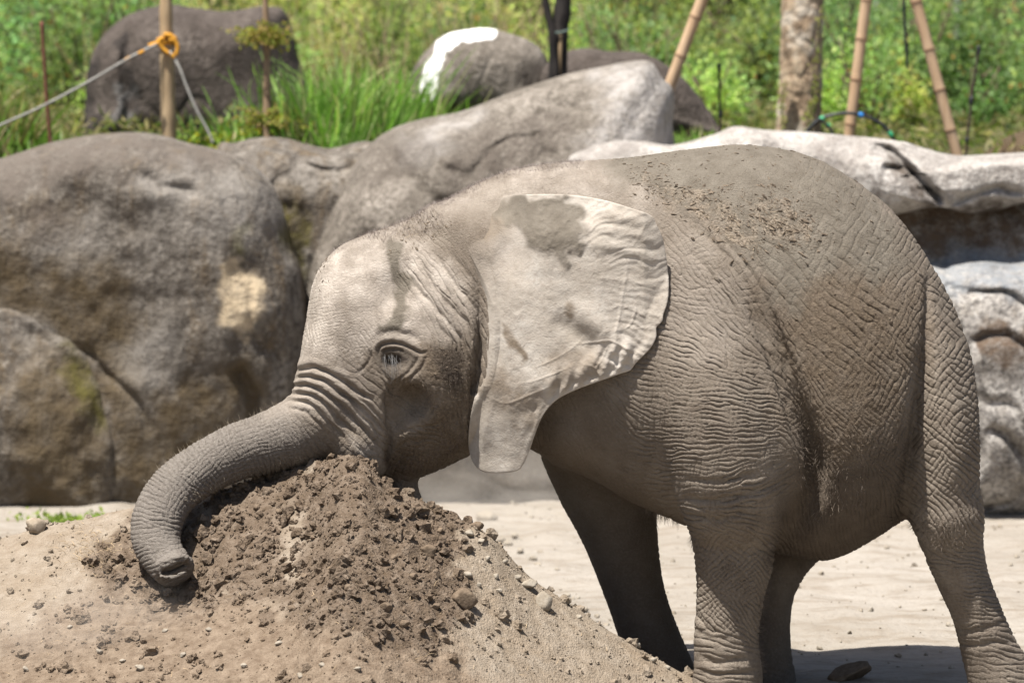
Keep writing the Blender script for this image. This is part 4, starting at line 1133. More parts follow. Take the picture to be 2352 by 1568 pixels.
def on_heap(px, py):
    """where the line of sight through (px, py) meets heap or ground"""
    px = np.atleast_1d(np.asarray(px, float)); py = np.atleast_1d(np.asarray(py, float))
    res = np.zeros((len(px), 3)); done = np.zeros(len(px), bool)
    for Y in np.arange(-1.3, 6, 0.01):
        w = P(px, py, np.full(len(px), Y))
        h = np.where((w[:, 1] < hy[-1]) & (w[:, 0] < hx[-1]) & (w[:, 0] > hx[0]), np.maximum(heap_height(w[:, 0], np.minimum(w[:, 1], hy[-1])), 0), 0)
        hit = (w[:, 2] <= h) & ~done
        res[hit] = np.c_[w[hit][:, :2], h[hit]]; done |= hit
    return res

def ico(sub):
    bm = bmesh.new()
    bmesh.ops.create_icosphere(bm, subdivisions=sub, radius=1)
    v = np.array([p.co[:] for p in bm.verts]); f = np.array([[q.index for q in p.verts] for p in bm.faces])
    bm.free()
    return v, f
ICO1, ICO2, ICO3 = ico(1), ico(2), ico(3)
def rand_rot(rng, n):
    q = rng.normal(size=(n, 4)); q /= np.linalg.norm(q, axis=1)[:, None]
    w, x, y, z = q.T
    return np.stack([1 - 2 * (y * y + z * z), 2 * (x * y - z * w), 2 * (x * z + y * w), 2 * (x * y + z * w), 1 - 2 * (x * x + z * z), 2 * (y * z - x * w),
                     2 * (x * z - y * w), 2 * (y * z + x * w), 1 - 2 * (x * x + y * y)], -1).reshape(n, 3, 3)
def lumps(pos, size, icos, seed, rough=0.28, sink=0.25):
    """many small irregular lumps joined"""
    rng = np.random.default_rng(seed)
    bv, bf = icos
    n = len(pos)
    sc = size[:, None] * (0.7 + 0.6 * rng.random((n, 3)))
    k = 1 + rough * rng.normal(size=(n, len(bv), 1)).clip(-1.6, 1.6)
    v = bv[None] * k * sc[:, None, :]
    v = np.einsum('nij,nkj->nki', rand_rot(rng, n), v) + pos[:, None]
    v[:, :, 2] += (size * (1 - 2 * sink) * 0.5)[:, None]
    f = bf[None] + (np.arange(n) * len(bv))[:, None, None]
    return v.reshape(-1, 3), f.reshape(-1, 3)
# crumbs of soil, past counting
rng = np.random.default_rng(77)
cx = rng.uniform(-2.0, 0.95, 60000); cy = rng.uniform(-1.3, 0.6, 60000)
cpos = np.c_[cx, cy, heap_height(cx, cy)]
cq = proj(cpos).astype(np.float32)
fr = poly_mask(cq, FRESH, 30, 101, 24); lo_ = poly_mask(cq, LOOSE, 40, 102, 26); sr = poly_mask(cq, SAND_R, 30, 103, 24)
pr = 0.04 + 0.30 * fr + 0.05 * lo_ + 0.04 * sr
ok = (rng.random(len(cx)) < pr) & (cpos[:, 2] > 0.0) & (cq[:, 1] < PH + 30) & (cq[:, 0] > -40)
cpos, fr, lo_, sr = cpos[ok], fr[ok], lo_[ok], sr[ok]
size = 0.0026 * (1 - rng.random(len(cpos))) ** -0.52
size = np.minimum(size, 0.022)
big = size > 0.006
cl_parts = [lumps(cpos[~big], size[~big], ICO1, 78), lumps(cpos[big], size[big], ICO2, 79)]
cv, cf = merge(cl_parts)
rep_ = lambda a: np.concatenate([np.repeat(a[~big], len(ICO1[0])), np.repeat(a[big], len(ICO2[0]))])
jit = rng.random(len(cpos)) * 0.4 - 0.2
clods = mesh_obj('soil_crumbs', cv, cf, SOIL, attrs=dict(fresh=np.clip(rep_(fr + jit), 0, 1), loose=rep_(lo_), sand=rep_(sr)), smooth=False)
rebase(clods, heap_root); tag(clods, kind='stuff')

# stones one can tell apart
def stone_mat(name, a, b):
    m = NT(name); oc = m.coord('Object')
    n = m.noise(oc, 38, 5, 0.65)
    c = m.ramp(n, [(0.3, a), (0.7, b)])
    m.principled(c, 0.95, m.bump(m.noise(oc, 120, 4, 0.6), 0.004, 0.7), 0.1)
    return m.mat
ST_PALE = stone_mat('pale_stone', (0.266, 0.222, 0.167, 1), (0.374, 0.333, 0.274, 1))
ST_BROWN = stone_mat('brown_clod', (0.13, 0.095, 0.065, 1), (0.25, 0.19, 0.135, 1))
def stone(px, py, r, mat, label, group, seed, flat=0.75, name='stone', cat='stone', depth=None):
    w = on_heap([px], [py])[0] if depth is None else P(px, py, depth)
    s = r * m_per_px(w[1])
    rg = np.random.default_rng(seed)
    v = ICO3[0].copy()
    n = v + 0
    v *= (1 + 0.26 * fbm(n * 1.3 + seed, 2, seed)[:, None] + 0.20 * fbm(n * 3.5 + seed, 3, seed + 1)[:, None])
    for _ in range(5):                       # flattened faces
        d = rg.normal(size=3); d /= np.linalg.norm(d)
        t = v @ d
        v -= np.maximum(t - 0.62, 0)[:, None] * d * 0.9
    v *= s * np.array([1.05, 0.95, flat]) * rg.uniform(0.9, 1.1, 3)
    a = rg.uniform(-.5, .5)
    R = np.array([[math.cos(a), 0, math.sin(a)], [0, 1, 0], [-math.sin(a), 0, math.cos(a)]])
    v = v @ R.T
    o = mesh_obj(name, v, ICO3[1], mat)
    o.location = (float(w[0]), float(w[1]), float(w[2] + s * flat * 0.45))
    return tag(o, label, cat, group)
stone(83, 1222, 27, stone_mat('tan_rock', (0.27, 0.215, 0.155, 1), (0.38, 0.32, 0.245, 1)), 'square tan rock lying alone on pale sand beside the curled trunk', None, 3, .8, 'rock', 'rock')
stone(1118, 1196, 22, ST_PALE, 'largest pale stone on the crest of the soil heap below the elephant\'s chin', None, 5)
stone(1096, 1214, 16, ST_BROWN, 'angular brown clod beside the largest pale stone on the heap crest', None, 6, name='clod', cat='clod')
stone(1064, 1392, 27, ST_BROWN, 'big round brown clod resting where dark soil meets pale sand', None, 7, .9, 'clod', 'clod')
stone(985, 1275, 19, ST_BROWN, 'brown clod in the middle of the dark fresh soil', None, 8, .9, 'clod', 'clod')
stone(1250, 1392, 17, ST_PALE, 'upright tan pebble on the pale sand slope', None, 9, 1.3)
stone(1213, 1352, 20, ST_PALE, 'flat pale stone on the sand slope above the tan pebble', None, 10, .6)
GP = 'stones scattered down the right slope of the heap'
for k, (x, y, r) in enumerate([(1078, 1232, 13), (1132, 1226, 13), (1152, 1244, 11), (1168, 1252, 12), (1104, 1247, 11), (1195, 1268, 10), (1238, 1302, 12), (1268, 1322, 10), (1188, 1330, 10), (1146, 1362, 9), (1076, 1322, 11),
                               (1160, 1294, 9), (1120, 1290, 10), (1215, 1310, 9), (1300, 1372, 10), (1346, 1402, 9), (1392, 1440, 9), (1424, 1456, 10), (1462, 1484, 13), (1330, 1420, 8), (1500, 1520, 10), (1182, 1232, 9), (1225, 1286, 10), (1285, 1345, 9), (1316, 1378, 8), (1372, 1418, 8), (1448, 1470, 8), (1532, 1535, 9), (1140, 1330, 9), (1100, 1350, 8)]):
    stone(x, y, r * 0.95, ST_PALE, 'small pale stone among others on the right slope of the soil heap', GP, 20 + k, .8)
GC = 'clods in the dark fresh soil'
for k, (x, y, r) in enumerate([(905, 1283, 9), (842, 1296, 8), (888, 1405, 14), (760, 1190, 11), (640, 1180, 9), (590, 1172, 10), (720, 1240, 8), (950, 1330, 10), (800, 1360, 11), (700, 1330, 9), (1010, 1220, 9), (860, 1210, 8), (560, 1240, 8), (930, 1440, 11), (1000, 1400, 10), (780, 1290, 9), (540, 1330, 8), (670, 1400, 10)]):
    stone(x, y, r, ST_BROWN, 'dark crumbly clod among others in the fresh soil of the heap', GC, 60 + k, .9, 'clod', 'clod')
GL = 'pebbles on the low left flank of the heap'
for k, (x, y, r) in enumerate([(230, 1500, 9), (320, 1540, 12), (280, 1520, 8), (160, 1440, 7), (420, 1510, 9), (560, 1530, 10), (640, 1480, 9), (740, 1530, 8), (380, 1450, 7), (60, 1540, 8), (480, 1450, 8), (690, 1555, 9), (820, 1540, 9)]):
    stone(x, y, r, ST_PALE, 'dusty pebble in loose brown soil on the heap\'s lower front', GL, 90 + k, .7)
stone(1950, 1556, 52, ST_BROWN, 'dark lump of earth lying in the elephant\'s shadow between its legs', None, 120, .45, 'clod', 'clod')

# straw and litter, past counting
def ribbons(base, tip, width, sag, seed, nseg=3, bend=None):
    """thin bent blades from base to tip points"""
    rng = np.random.default_rng(seed)
    n = len(base)
    d = tip - base
    L = np.linalg.norm(d, axis=1, keepdims=True) + 1e-9
    side = np.cross(d / L, np.array([0.0, 1.0, 0.0]) + 0.35 * rng.normal(size=(n, 3)))
    side /= np.linalg.norm(side, axis=1, keepdims=True) + 1e-9
    if bend is None:
        bend = np.array([0, 0, 1.0]) * np.ones((n, 1))
    vs = []
    for k in range(nseg + 1):
        t = k / nseg
        c = base + d * t + bend * (sag * L[:, 0])[:, None] * (4 * t * (1 - t))
        w = (width * (1 - 0.92 * t ** 1.5))[:, None] / 2
        vs += [c - side * w, c + side * w]
    v = np.stack(vs, 1)
    f = np.array([[2 * k, 2 * k + 1, 2 * k + 3, 2 * k + 2] for k in range(nseg)])
    F = f[None] + (np.arange(n) * (2 * nseg + 2))[:, None, None]
    return v.reshape(-1, 3), F.reshape(-1, 4)
def plain(name, colr, rough=0.85, spec=0.2, nscale=None, c2=None):
    m = NT(name)
    if nscale:
        colr = m.ramp(m.noise(m.coord('Object'), nscale, 4, 0.6), [(0.3, colr), (0.7, c2)])
    m.principled(colr, rough, None, spec)
    return m.mat
STRAW = plain('straw', (0.40, 0.28, 0.16, 1), .9, .1, 30, (0.55, 0.43, 0.28, 1))
n = 500
sx = np.concatenate([rng.normal(215, 42, 260), rng.uniform(0, 1500, 240)]); sy = np.concatenate([rng.normal(1265, 30, 260), rng.uniform(1300, 1560, 240)])
b = on_heap(sx, sy); b[:, 2] += 0.004
t = b + np.c_[rng.normal(0, .018, n), rng.normal(0, .018, n), np.abs(rng.normal(0, .008, n))]
sv, sf = ribbons(b, t, np.full(n, .0018), rng.uniform(-.1, .25, n), 5)
straw = tag(mesh_obj('straw_litter', sv, sf, STRAW), 'dry straw bits strewn over the sand around the heap', 'straw', kind='stuff')
# litter on the yard floor
n = 1500
lx = rng.uniform(-3.2, 4.2, n); ly = rng.uniform(.9, 6.0, n)
lp = np.c_[lx, ly, ground_z(np.c_[lx, ly])]
lv, lf = lumps(lp, np.minimum(.0035 * (1 - rng.random(n)) ** -.5, .014), ICO1, 33)
tag(mesh_obj('yard_grit', lv, lf, ST_PALE, smooth=False), 'grit and crumbs lying on the pale yard floor', 'grit', kind='stuff')
# ------------------------------------------------------------------ rocks of the enclosure
def rock_mat(name, dark, mid, light, stain, scale=2.2, streak=0.6, patch=None, spots=0.5):
    m = NT(name); oc = m.coord('Object')
    n1 = m.noise(oc, scale, 6, 0.62, 0.4)
    n2 = m.noise(m.mapping(oc, (1, 1, 0.17)), scale * 4.5, 5, 0.65, 0.5)
    n3 = m.noise(oc, scale * 16, 4, 0.6)
    c = m.ramp(n1, [(0.33, dark), (0.50, mid), (0.68, light)])
    c = m.mix(m.ramp(n2, [(0.48, 0.0), (0.66, streak)]), c, stain)
    c = m.mix(m.ramp(m.noise(oc, scale * 9, 6, 0.75, 0.5), [(0.52, 0.0), (0.60, spots * 0.9)]), c, light)
    c = m.mix(m.ramp(m.noise(oc, scale * 5, 6, 0.75, 0.8), [(0.40, 0.9), (0.48, 0.0)]), c, dark)
    c = m.mix(m.ramp(n3, [(0.38, 0.7), (0.52, 0.0)]), c, dark)
    c = m.mix(m.ramp(m.noise(oc, scale * 30, 3, 0.6), [(0.58, 0.0), (0.68, spots)]), c, light)
    if patch:
        for att, colr, k in patch:
            f = m.math('MULTIPLY', m.attr(att), m.ramp(m.noise(oc, scale * 6, 5, 0.65), [(0.32, (0.85 if att == 'paint' else 0.55 if att == 'brown' else 0.25) * k), (0.58, k)]))
            c = m.mix(f, c, colr)
    h = m.math('ADD', m.math('MULTIPLY', n2, 0.6), m.math('ADD', n1, m.math('MULTIPLY', n3, 0.35)))
    m.principled(c, 0.93, m.bump(h, 0.05, 0.8), 0.15)
    return m.mat

def rock(name, outline, centre, Y, df, db, mat, label, seed, pw=(2.6, 2.0), rough=1.0, folds=(), masks=None, nr=80, nt=260, cat='rock', lean=0.0, group=None, kindk=None):
    """solid boulder: silhouette outline at depth Y, swelling df towards the viewer and db away"""
    o = catmull(outline, nt, closed=True)
    c0 = np.array(centre, float)
    r = np.linspace(0, 1, nr) ** 0.8
    q = (c0 + r[:, None, None] * (o - c0)[None]).reshape(-1, 2)
    rr = np.repeat(r, nt)
    prof = np.clip(1 - rr ** pw[0], 0, 1) ** (1 / pw[1])
    Yp = Y - lean * (q[:, 1] - c0[1]) / 800.0
    front = P(q[:, 0], q[:, 1], Yp)
    a = front.copy(); a[:, 1] -= df * prof
    b = front.copy(); b[:, 1] += db * prof
    def noise_d(w):
        return (fbm(w * 0.9 + seed, 3, seed) * 0.16 + fbm(w * 2.8 + seed, 3, seed + 5) * 0.07 + fbm(w * np.array([7., 7., 4.]) + seed, 3, seed + 9) * 0.022
                - np.exp(-((fbm(w * np.array([1.6, 1.6, .8]) + seed, 3, seed + 20)) / 0.035) ** 2) * 0.03) * rough
    edge = smoothstep(1.0, 0.86, rr)
    d = noise_d(a) * (0.25 + 0.75 * edge)
    a[:, 1] -= d
    jig = fbm(a * 6.0, 3, seed + 31)[:, None] * 0.02 * rough
    a[:, [0, 2]] += jig
    for pts, dep, wd in folds:
        mm, dd, tt = curve_dist((q + fbm(np.c_[q / 40, 0 * q[:, :1]], 3, seed)[:, None] * 9).astype(np.float32), pts)
        if dd is not None:
            a[mm, 1] += dep * np.exp(-(dd / wd) ** 2) * np.minimum(1, np.minimum(tt, 1 - tt) * 6)
    b[:, 1] += noise_d(b + 40) * edge
    i = np.arange(nr - 1)[:, None] * nt; j = np.arange(nt)[None]; k = (j + 1) % nt
    f = np.stack([i + j, i + k, i + nt + k, i + nt + j], -1).reshape(-1, 4)
    n = nr * nt
    rj = (nr - 1) * nt + np.arange(nt); rk = (nr - 1) * nt + (np.arange(nt) + 1) % nt
    F = np.vstack([f, f[:, ::-1] + n, np.stack([rj, rk, rk + n, rj + n], -1)])
    b[(nr - 1) * nt:] += [0, 0.03, 0]
    attrs = {}
    for key, fn in (masks or {}).items():
        v = fn(q.astype(np.float32)); attrs[key] = np.concatenate([v, v])
    piv = np.array([a[:, 0].mean(), Y, max(0.0, a[:, 2].min())])
    ob = mesh_obj(name, np.vstack([a, b]) - piv, F, mat, attrs=attrs)
    ob.location = tuple(float(t) for t in piv)
    return tag(ob, label, cat, group)

GREY_D, GREY_M, GREY_L = (0.083, 0.070, 0.057, 1), (0.168, 0.147, 0.124, 1), (0.335, 0.302, 0.261, 1)
BRN = (0.137, 0.098, 0.058, 1)
R1 = rock_mat('weathered_rock', GREY_D, GREY_M, GREY_L, BRN, 1.7, 0.85, [('tan', (0.650, 0.520, 0.351, 1), 1.0), ('brown', (0.105, 0.078, 0.046, 1), 1.0), ('moss', (0.111, 0.098, 0.026, 1), 0.9), ('dusk', (0.137, 0.114, 0.095, 1), 0.85), ('flecks', (0.29, 0.265, 0.235, 1), 0.6)])
R2 = rock_mat('lichen_rock', (0.117, 0.100, 0.081, 1), (0.211, 0.183, 0.152, 1), (0.363, 0.322, 0.275, 1), (0.129, 0.110, 0.090, 1), 2.6, 0.6, [('white', (0.46, 0.43, 0.40, 1), 0.8), ('dusk', (0.100, 0.082, 0.068, 1), 0.8), ('paint', (1.040, 1.027, 0.988, 1), 1.0)])
R3 = rock_mat('pale_ledge', (0.257, 0.230, 0.206, 1), (0.447, 0.414, 0.375, 1), (0.581, 0.548, 0.509, 1), (0.313, 0.268, 0.235, 1), 3.0, 0.5, [('dusk', (0.078, 0.056, 0.040, 1), 0.9)])
R4 = rock_mat('dark_boulder', (0.060, 0.048, 0.040, 1), (0.105, 0.086, 0.074, 1), (0.165, 0.138, 0.118, 1), (0.075, 0.06, 0.05, 1), 3.0, 0.5, [('white', (0.42, 0.41, 0.40, 1), 0.7), ('dusk', (0.03, 0.026, 0.024, 1), 0.85)], 0.25)
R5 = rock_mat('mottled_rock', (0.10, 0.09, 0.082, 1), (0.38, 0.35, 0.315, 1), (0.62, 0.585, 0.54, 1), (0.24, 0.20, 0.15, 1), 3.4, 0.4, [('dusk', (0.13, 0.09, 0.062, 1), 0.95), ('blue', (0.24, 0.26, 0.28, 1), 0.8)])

def band(pts, wd):
    def f(q):
        v = np.zeros(len(q), np.float32)
        qq = q + np.stack([fbm(np.c_[q / 14, 0 * q[:, :1]], 2, 7), fbm(np.c_[q / 14, 0 * q[:, :1] + 5], 2, 8)], -1) * wd * 0.5
        m_, d_, t_ = curve_dist(qq.astype(np.float32), pts)
        if d_ is not None: v[m_] = smoothstep(wd * 1.15, wd * 0.75, d_)
        return v
    return f
def area(*polys, soft=24, seed=3, rough=18):
    def f(q):
        v = np.zeros(len(q), np.float32)
        for i, p in enumerate(polys): v = np.maximum(v, poly_mask(q, p, soft, seed + i, rough))
        return v
    return f

rock('rock', [(-260, 420), (-120, 395), (0, 364), (100, 334), (200, 312), (330, 305), (430, 329), (500, 345), (570, 373), (620, 420), (648, 480), (668, 560), (690, 620), (705, 720), (700, 850), (670, 960), (620, 1060), (560, 1150), (480, 1200), (100, 1215), (-260, 1215)],
     (250, 760), 6.15, .50, .8, R1, 'broad weathered grey rock with brown stains and a tan patch behind the trunk', 3, (6.0, 2.4), .7,
     [([(180, 760), (260, 830), (330, 900), (360, 980)], .03, 10), ([(420, 1040), (480, 1045), (540, 1020)], .05, 7), ([(560, 820), (590, 900), (600, 960)], .08, 16), ([(330, 380), (390, 420), (480, 430)], .03, 12)],
     dict(tan=area([(520, 610), (560, 595), (600, 610), (610, 680), (590, 740), (570, 770), (540, 740), (525, 670)], soft=12), brown=area([(-50, 600), (60, 560), (130, 600), (230, 550), (300, 600), (340, 760), (330, 880), (300, 960), (200, 780), (60, 690), (-50, 700)], [(380, 900), (500, 860), (560, 1000), (480, 1120), (400, 1060)], [(520, 830), (600, 820), (610, 930), (560, 960)], [(280, 880), (380, 960), (420, 1100), (300, 1160)], [(80, 470), (170, 470), (200, 530), (110, 540)], soft=40), moss=area([(560, 520), (580, 510), (590, 560), (570, 580)], [(640, 480), (690, 540), (690, 600), (660, 560)], soft=12),
          dusk=area([(-50, 350), (200, 300), (440, 320), (560, 360), (480, 390), (300, 400), (100, 430), (-50, 480)], [(90, 470), (180, 470), (190, 530), (110, 540)], soft=26), flecks=area([(120, 540), (230, 480), (260, 560), (200, 620)], [(350, 380), (600, 420), (640, 540), (480, 560), (380, 480)], [(300, 780), (420, 740), (400, 860), (330, 850)], soft=40)))
rock('rock', [(-260, 690), (-100, 690), (0, 702), (60, 715), (130, 758), (200, 820), (248, 900), (268, 990), (275, 1080), (262, 1170), (220, 1215), (-100, 1215), (-260, 1215)],
     (20, 980), 5.75, .22, .6, R1, 'low mossy grey rock bulging from the foot of the broad stained rock', 11, (2.8, 2.0), .9, [([(200, 760), (240, 860), (262, 960)], .03, 8)],
     dict(tan=lambda q: 0 * q[:, 0], brown=area([(60, 820), (200, 840), (250, 1000), (230, 1180), (60, 1160)], soft=50), moss=area([(150, 800), (230, 880), (240, 960), (180, 900)], soft=20)))
rock('rock', [(500, 345), (540, 328), (590, 317), (650, 317), (700, 330), (760, 341), (850, 326), (920, 380), (960, 500), (900, 760), (800, 1000), (650, 1000), (600, 800), (540, 520)],
     (720, 560), 6.6, .35, .6, R1, 'shaded grey rock recessed between the broad stained rock and the sloping rock', 17, (3.0, 2.0), .8, [], dict(tan=lambda q: 0 * q[:, 0], brown=area([(660, 420), (720, 440), (700, 560), (660, 520)], soft=30), moss=area([(670, 470), (720, 560), (690, 640), (660, 560)], soft=20)))
rock('rock', [(560, 1215), (600, 1080), (640, 960), (662, 850), (682, 740), (698, 650), (722, 560), (770, 452), (830, 352), (890, 302), (960, 276), (1060, 256), (1150, 222), (1290, 174), (1400, 151), (1478, 138), (1503, 148), (1520, 180), (1544, 212), (1550, 330), (1600, 500), (1640, 800), (1660, 1100), (1640, 1215), (1000, 1215)],
     (1120, 720), 6.45, .65, .8, R2, 'long sloping grey rock with a whitish crest rising behind the elephant\'s neck', 23, (3.0, 2.0), .8,
     [([(880, 330), (960, 420), (1040, 470), (1100, 480)], .04, 18), ([(760, 640), (800, 560), (880, 520)], .04, 16)],
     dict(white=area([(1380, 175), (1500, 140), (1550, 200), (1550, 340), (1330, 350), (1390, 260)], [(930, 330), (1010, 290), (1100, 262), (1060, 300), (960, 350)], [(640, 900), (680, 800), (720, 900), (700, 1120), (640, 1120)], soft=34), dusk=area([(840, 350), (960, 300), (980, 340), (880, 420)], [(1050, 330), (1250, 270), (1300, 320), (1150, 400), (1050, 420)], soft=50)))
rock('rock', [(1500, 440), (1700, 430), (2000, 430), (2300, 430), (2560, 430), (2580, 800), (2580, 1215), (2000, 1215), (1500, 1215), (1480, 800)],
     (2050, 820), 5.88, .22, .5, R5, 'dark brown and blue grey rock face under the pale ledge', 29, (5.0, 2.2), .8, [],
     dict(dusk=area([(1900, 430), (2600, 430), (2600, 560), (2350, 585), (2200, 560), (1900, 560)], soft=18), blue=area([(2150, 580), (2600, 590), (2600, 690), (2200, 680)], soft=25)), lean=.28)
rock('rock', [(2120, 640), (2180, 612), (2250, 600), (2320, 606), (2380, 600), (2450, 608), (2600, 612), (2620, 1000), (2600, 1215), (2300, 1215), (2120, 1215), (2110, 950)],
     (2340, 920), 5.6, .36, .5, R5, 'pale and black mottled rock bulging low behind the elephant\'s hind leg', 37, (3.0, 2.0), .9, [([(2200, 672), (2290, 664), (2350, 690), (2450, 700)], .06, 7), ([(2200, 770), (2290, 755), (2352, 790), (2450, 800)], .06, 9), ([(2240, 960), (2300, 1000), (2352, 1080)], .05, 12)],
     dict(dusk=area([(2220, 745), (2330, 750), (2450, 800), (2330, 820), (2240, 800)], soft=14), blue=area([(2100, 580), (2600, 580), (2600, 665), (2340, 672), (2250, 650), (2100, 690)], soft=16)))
rock('rock', [(1305, 372), (1335, 348), (1400, 328), (1470, 326), (1540, 336), (1640, 311), (1690, 292), (1760, 300), (1860, 305), (1960, 314), (2060, 324), (2130, 344), (2210, 360), (2290, 361), (2352, 357), (2600, 352), (2640, 420), (2600, 455), (2440, 462), (2352, 462), (2290, 482), (2230, 492), (2160, 474), (2080, 486), (1950, 520), (1700, 540), (1500, 500), (1360, 430)],
     (1950, 412), 5.85, .34, .9, R3, 'pale sunlit rock ledge with dark cracks behind the elephant\'s back', 41, (3.4, 2.2), .75,
     [([(1990, 330), (2040, 345), (2070, 380), (2110, 420), (2140, 450), (2155, 475)], .12, 9), ([(2010, 372), (2050, 380), (2085, 395)], .05, 6), ([(2155, 475), (2230, 440), (2300, 430), (2352, 440)], .05, 8), ([(1560, 345), (1640, 330), (1700, 340)], .03, 8)],
     dict(dusk=area([(2030, 345), (2075, 385), (2150, 470), (2130, 480), (2050, 400)], [(2160, 478), (2260, 455), (2300, 470), (2240, 500)], soft=10, rough=8)), nr=90, nt=420)
_z = lambda q: 0 * q[:, 0]
rock('rock', [(-1500, 420), (-1200, 360), (-900, 380), (-600, 350), (-350, 400), (-200, 480), (-180, 800), (-220, 1215), (-900, 1215), (-1500, 1215), (-1560, 800)],
     (-850, 790), 6.25, .55, .8, R1, 'long grey rock continuing the stained rock face past the rusty rod', 83, (5.0, 2.3), .9, [], dict(tan=_z, brown=_z, moss=_z, dusk=_z, flecks=_z), nr=50, nt=160)
rock('rock', [(2540, 420), (2700, 380), (2950, 400), (3250, 370), (3600, 420), (3900, 480), (3920, 900), (3880, 1215), (3200, 1215), (2540, 1215), (2500, 800)],
     (3200, 800), 6.1, .5, .8, R3, 'pale rock face continuing the ledge past the brown boulder', 89, (5.0, 2.3), 1.0, [], dict(dusk=_z), nr=50, nt=160)
# boulders on the bank
rock('boulder', [(190, 345), (198, 240), (203, 160), (236, 84), (296, 34), (378, 11), (440, 17), (520, 27), (600, 15), (648, 22), (666, 60), (690, 150), (716, 230), (728, 345), (460, 360)],
     (450, 200), 9.0, .42, .5, R4, 'big dark round topped boulder behind the wooden stake and rope', 51, (3.4, 2.2), .25, [([(305, 60), (297, 150), (305, 240), (300, 330)], .04, 10), ([(240, 90), (225, 200), (225, 330)], .02, 8)],
     dict(white=area([(283, 190), (300, 185), (312, 215), (318, 300), (300, 310), (288, 240)], soft=10), dusk=area([(290, 90), (312, 90), (318, 200), (342, 330), (310, 330), (290, 200)], [(196, 150), (225, 140), (230, 330), (196, 330)], soft=8)), cat='boulder')
rock('boulder', [(925, 262), (938, 190), (962, 138), (990, 106), (1015, 84), (1060, 71), (1120, 66), (1172, 78), (1220, 96), (1252, 128), (1270, 190), (1276, 262), (1100, 280)],
     (1110, 190), 8.3, .35, .45, R2, 'grey boulder with a white painted stripe down its left side', 57, (2.8, 2.0), .2, [], dict(white=lambda q: 0 * q[:, 0], paint=band([(1122, 74), (1085, 78), (1040, 88), (1010, 120), (992, 175), (984, 225), (976, 270)], 17), dusk=area([(925, 262), (940, 150), (985, 110), (965, 200), (955, 270)], [(1180, 200), (1270, 150), (1275, 260), (1200, 260)], soft=14)), cat='boulder')
rock('boulder', [(1240, 180), (1280, 130), (1335, 112), (1400, 118), (1470, 121), (1530, 150), (1572, 182), (1612, 232), (1648, 288), (1668, 330), (1500, 350), (1260, 320)],
     (1430, 225), 8.1, .35, .5, R4, 'low flat dark boulder beside the white striped one', 63, (2.8, 2.0), .5, [], dict(white=lambda q: 0 * q[:, 0], dusk=lambda q: 0 * q[:, 0]), cat='boulder')
rock('boulder', [(2250, 372), (2275, 345), (2310, 318), (2350, 302), (2440, 280), (2540, 290), (2600, 380), (2420, 392)],
     (2420, 340), 7.6, .3, .4, rock_mat('brown_boulder', (0.075, 0.05, 0.028, 1), (0.12, 0.085, 0.05, 1), (0.19, 0.15, 0.10, 1), (0.06, 0.045, 0.03, 1), 4.0), 'brown boulder at the far end above the pale ledge', 69, (2.8, 2.0), .4, [], cat='boulder')

# bank and hillside
def bank_z(p):
    x, y = p[:, 0], p[:, 1]
    q = np.c_[p, 0 * x]
    return (np.interp(y, [6.8, 7.1, 7.25, 9.5, 14.0, 22.0, 60.0], [-0.3, 1.5, 1.70, 1.72, 2.05, 6.0, 30.0]) + fbm(q * 0.5, 3, 120) * 0.10 + fbm(q * 2.5, 3, 121) * 0.03)
m = NT('bank_earth'); oc = m.coord('Object')
c = m.ramp(m.noise(oc, 2.5, 6, 0.65), [(0.35, (0.035, 0.045, 0.016, 1)), (0.55, (0.085, 0.085, 0.035, 1)), (0.7, (0.17, 0.14, 0.08, 1))])
m.principled(c, 0.95, m.bump(m.noise(oc, 14, 5, 0.6), 0.05, 0.8), 0.1)
bv, bf = grid_mesh(np.concatenate([np.linspace(-60, -8, 12), np.arange(-7.5, 7.6, .15), np.linspace(8, 60, 12)]), np.concatenate([np.arange(6.8, 16, .12), np.linspace(16.5, 60, 24)]), bank_z)
tag(mesh_obj('hillside', bv, bf, m.mat), kind='structure')
# ------------------------------------------------------------------ vegetation on the bank
def leaf_material(name, rough=0.6):
    m = NT(name)
    tint = m.attr('tint', True)
    col_ = m.mix(m.ramp(m.noise(m.coord('Object'), 9, 2, 0.5), [(0.3, 0.0), (0.7, 0.35)]), tint, (0.16, 0.20, 0.05, 1))
    p = m.n('BsdfPrincipled'); m.put(p.inputs['Base Color'], col_); p.inputs['Roughness'].default_value = rough; p.inputs['Specular IOR Level'].default_value = 0.3
    tr = m.n('BsdfTranslucent'); m.put(tr.inputs['Color'], m.mix(1.0, col_, (0.9, 1.0, 0.55, 1), 'MULTIPLY'))
    mx = m.n('MixShader'); mx.inputs[0].default_value = 0.5
    m.link(p.outputs[0], mx.inputs[1]); m.link(tr.outputs[0], mx.inputs[2]); m.link(mx.outputs[0], m.out.inputs['Surface'])
    return m.mat
LEAF = leaf_material('leaf')
GRASS = leaf_material('grass_blade', 0.5)
def leaves(pos, size, rng, up=0.5, aspect=0.45):
    """folded rhombic leaves: 4 verts... two triangles each"""
    n = len(pos)
    d = rng.normal(size=(n, 3)); d /= np.linalg.norm(d, axis=1)[:, None]
    nn = rng.normal(size=(n, 3)) + np.array([0, -0.35, up * 2]); s = np.cross(d, nn); s /= np.linalg.norm(s, axis=1)[:, None] + 1e-9
    w = np.cross(s, d)
    L = size[:, None]
    v = np.stack([pos, pos + d * L * .5 + s * L * aspect * .5 + w * L * .12, pos + d * L, pos + d * L * .5 - s * L * aspect * .5 + w * L * .12], 1)
    f = np.array([[0, 1, 2], [0, 2, 3]])[None] + (np.arange(n) * 4)[:, None, None]
    return v.reshape(-1, 3), f.reshape(-1, 3)
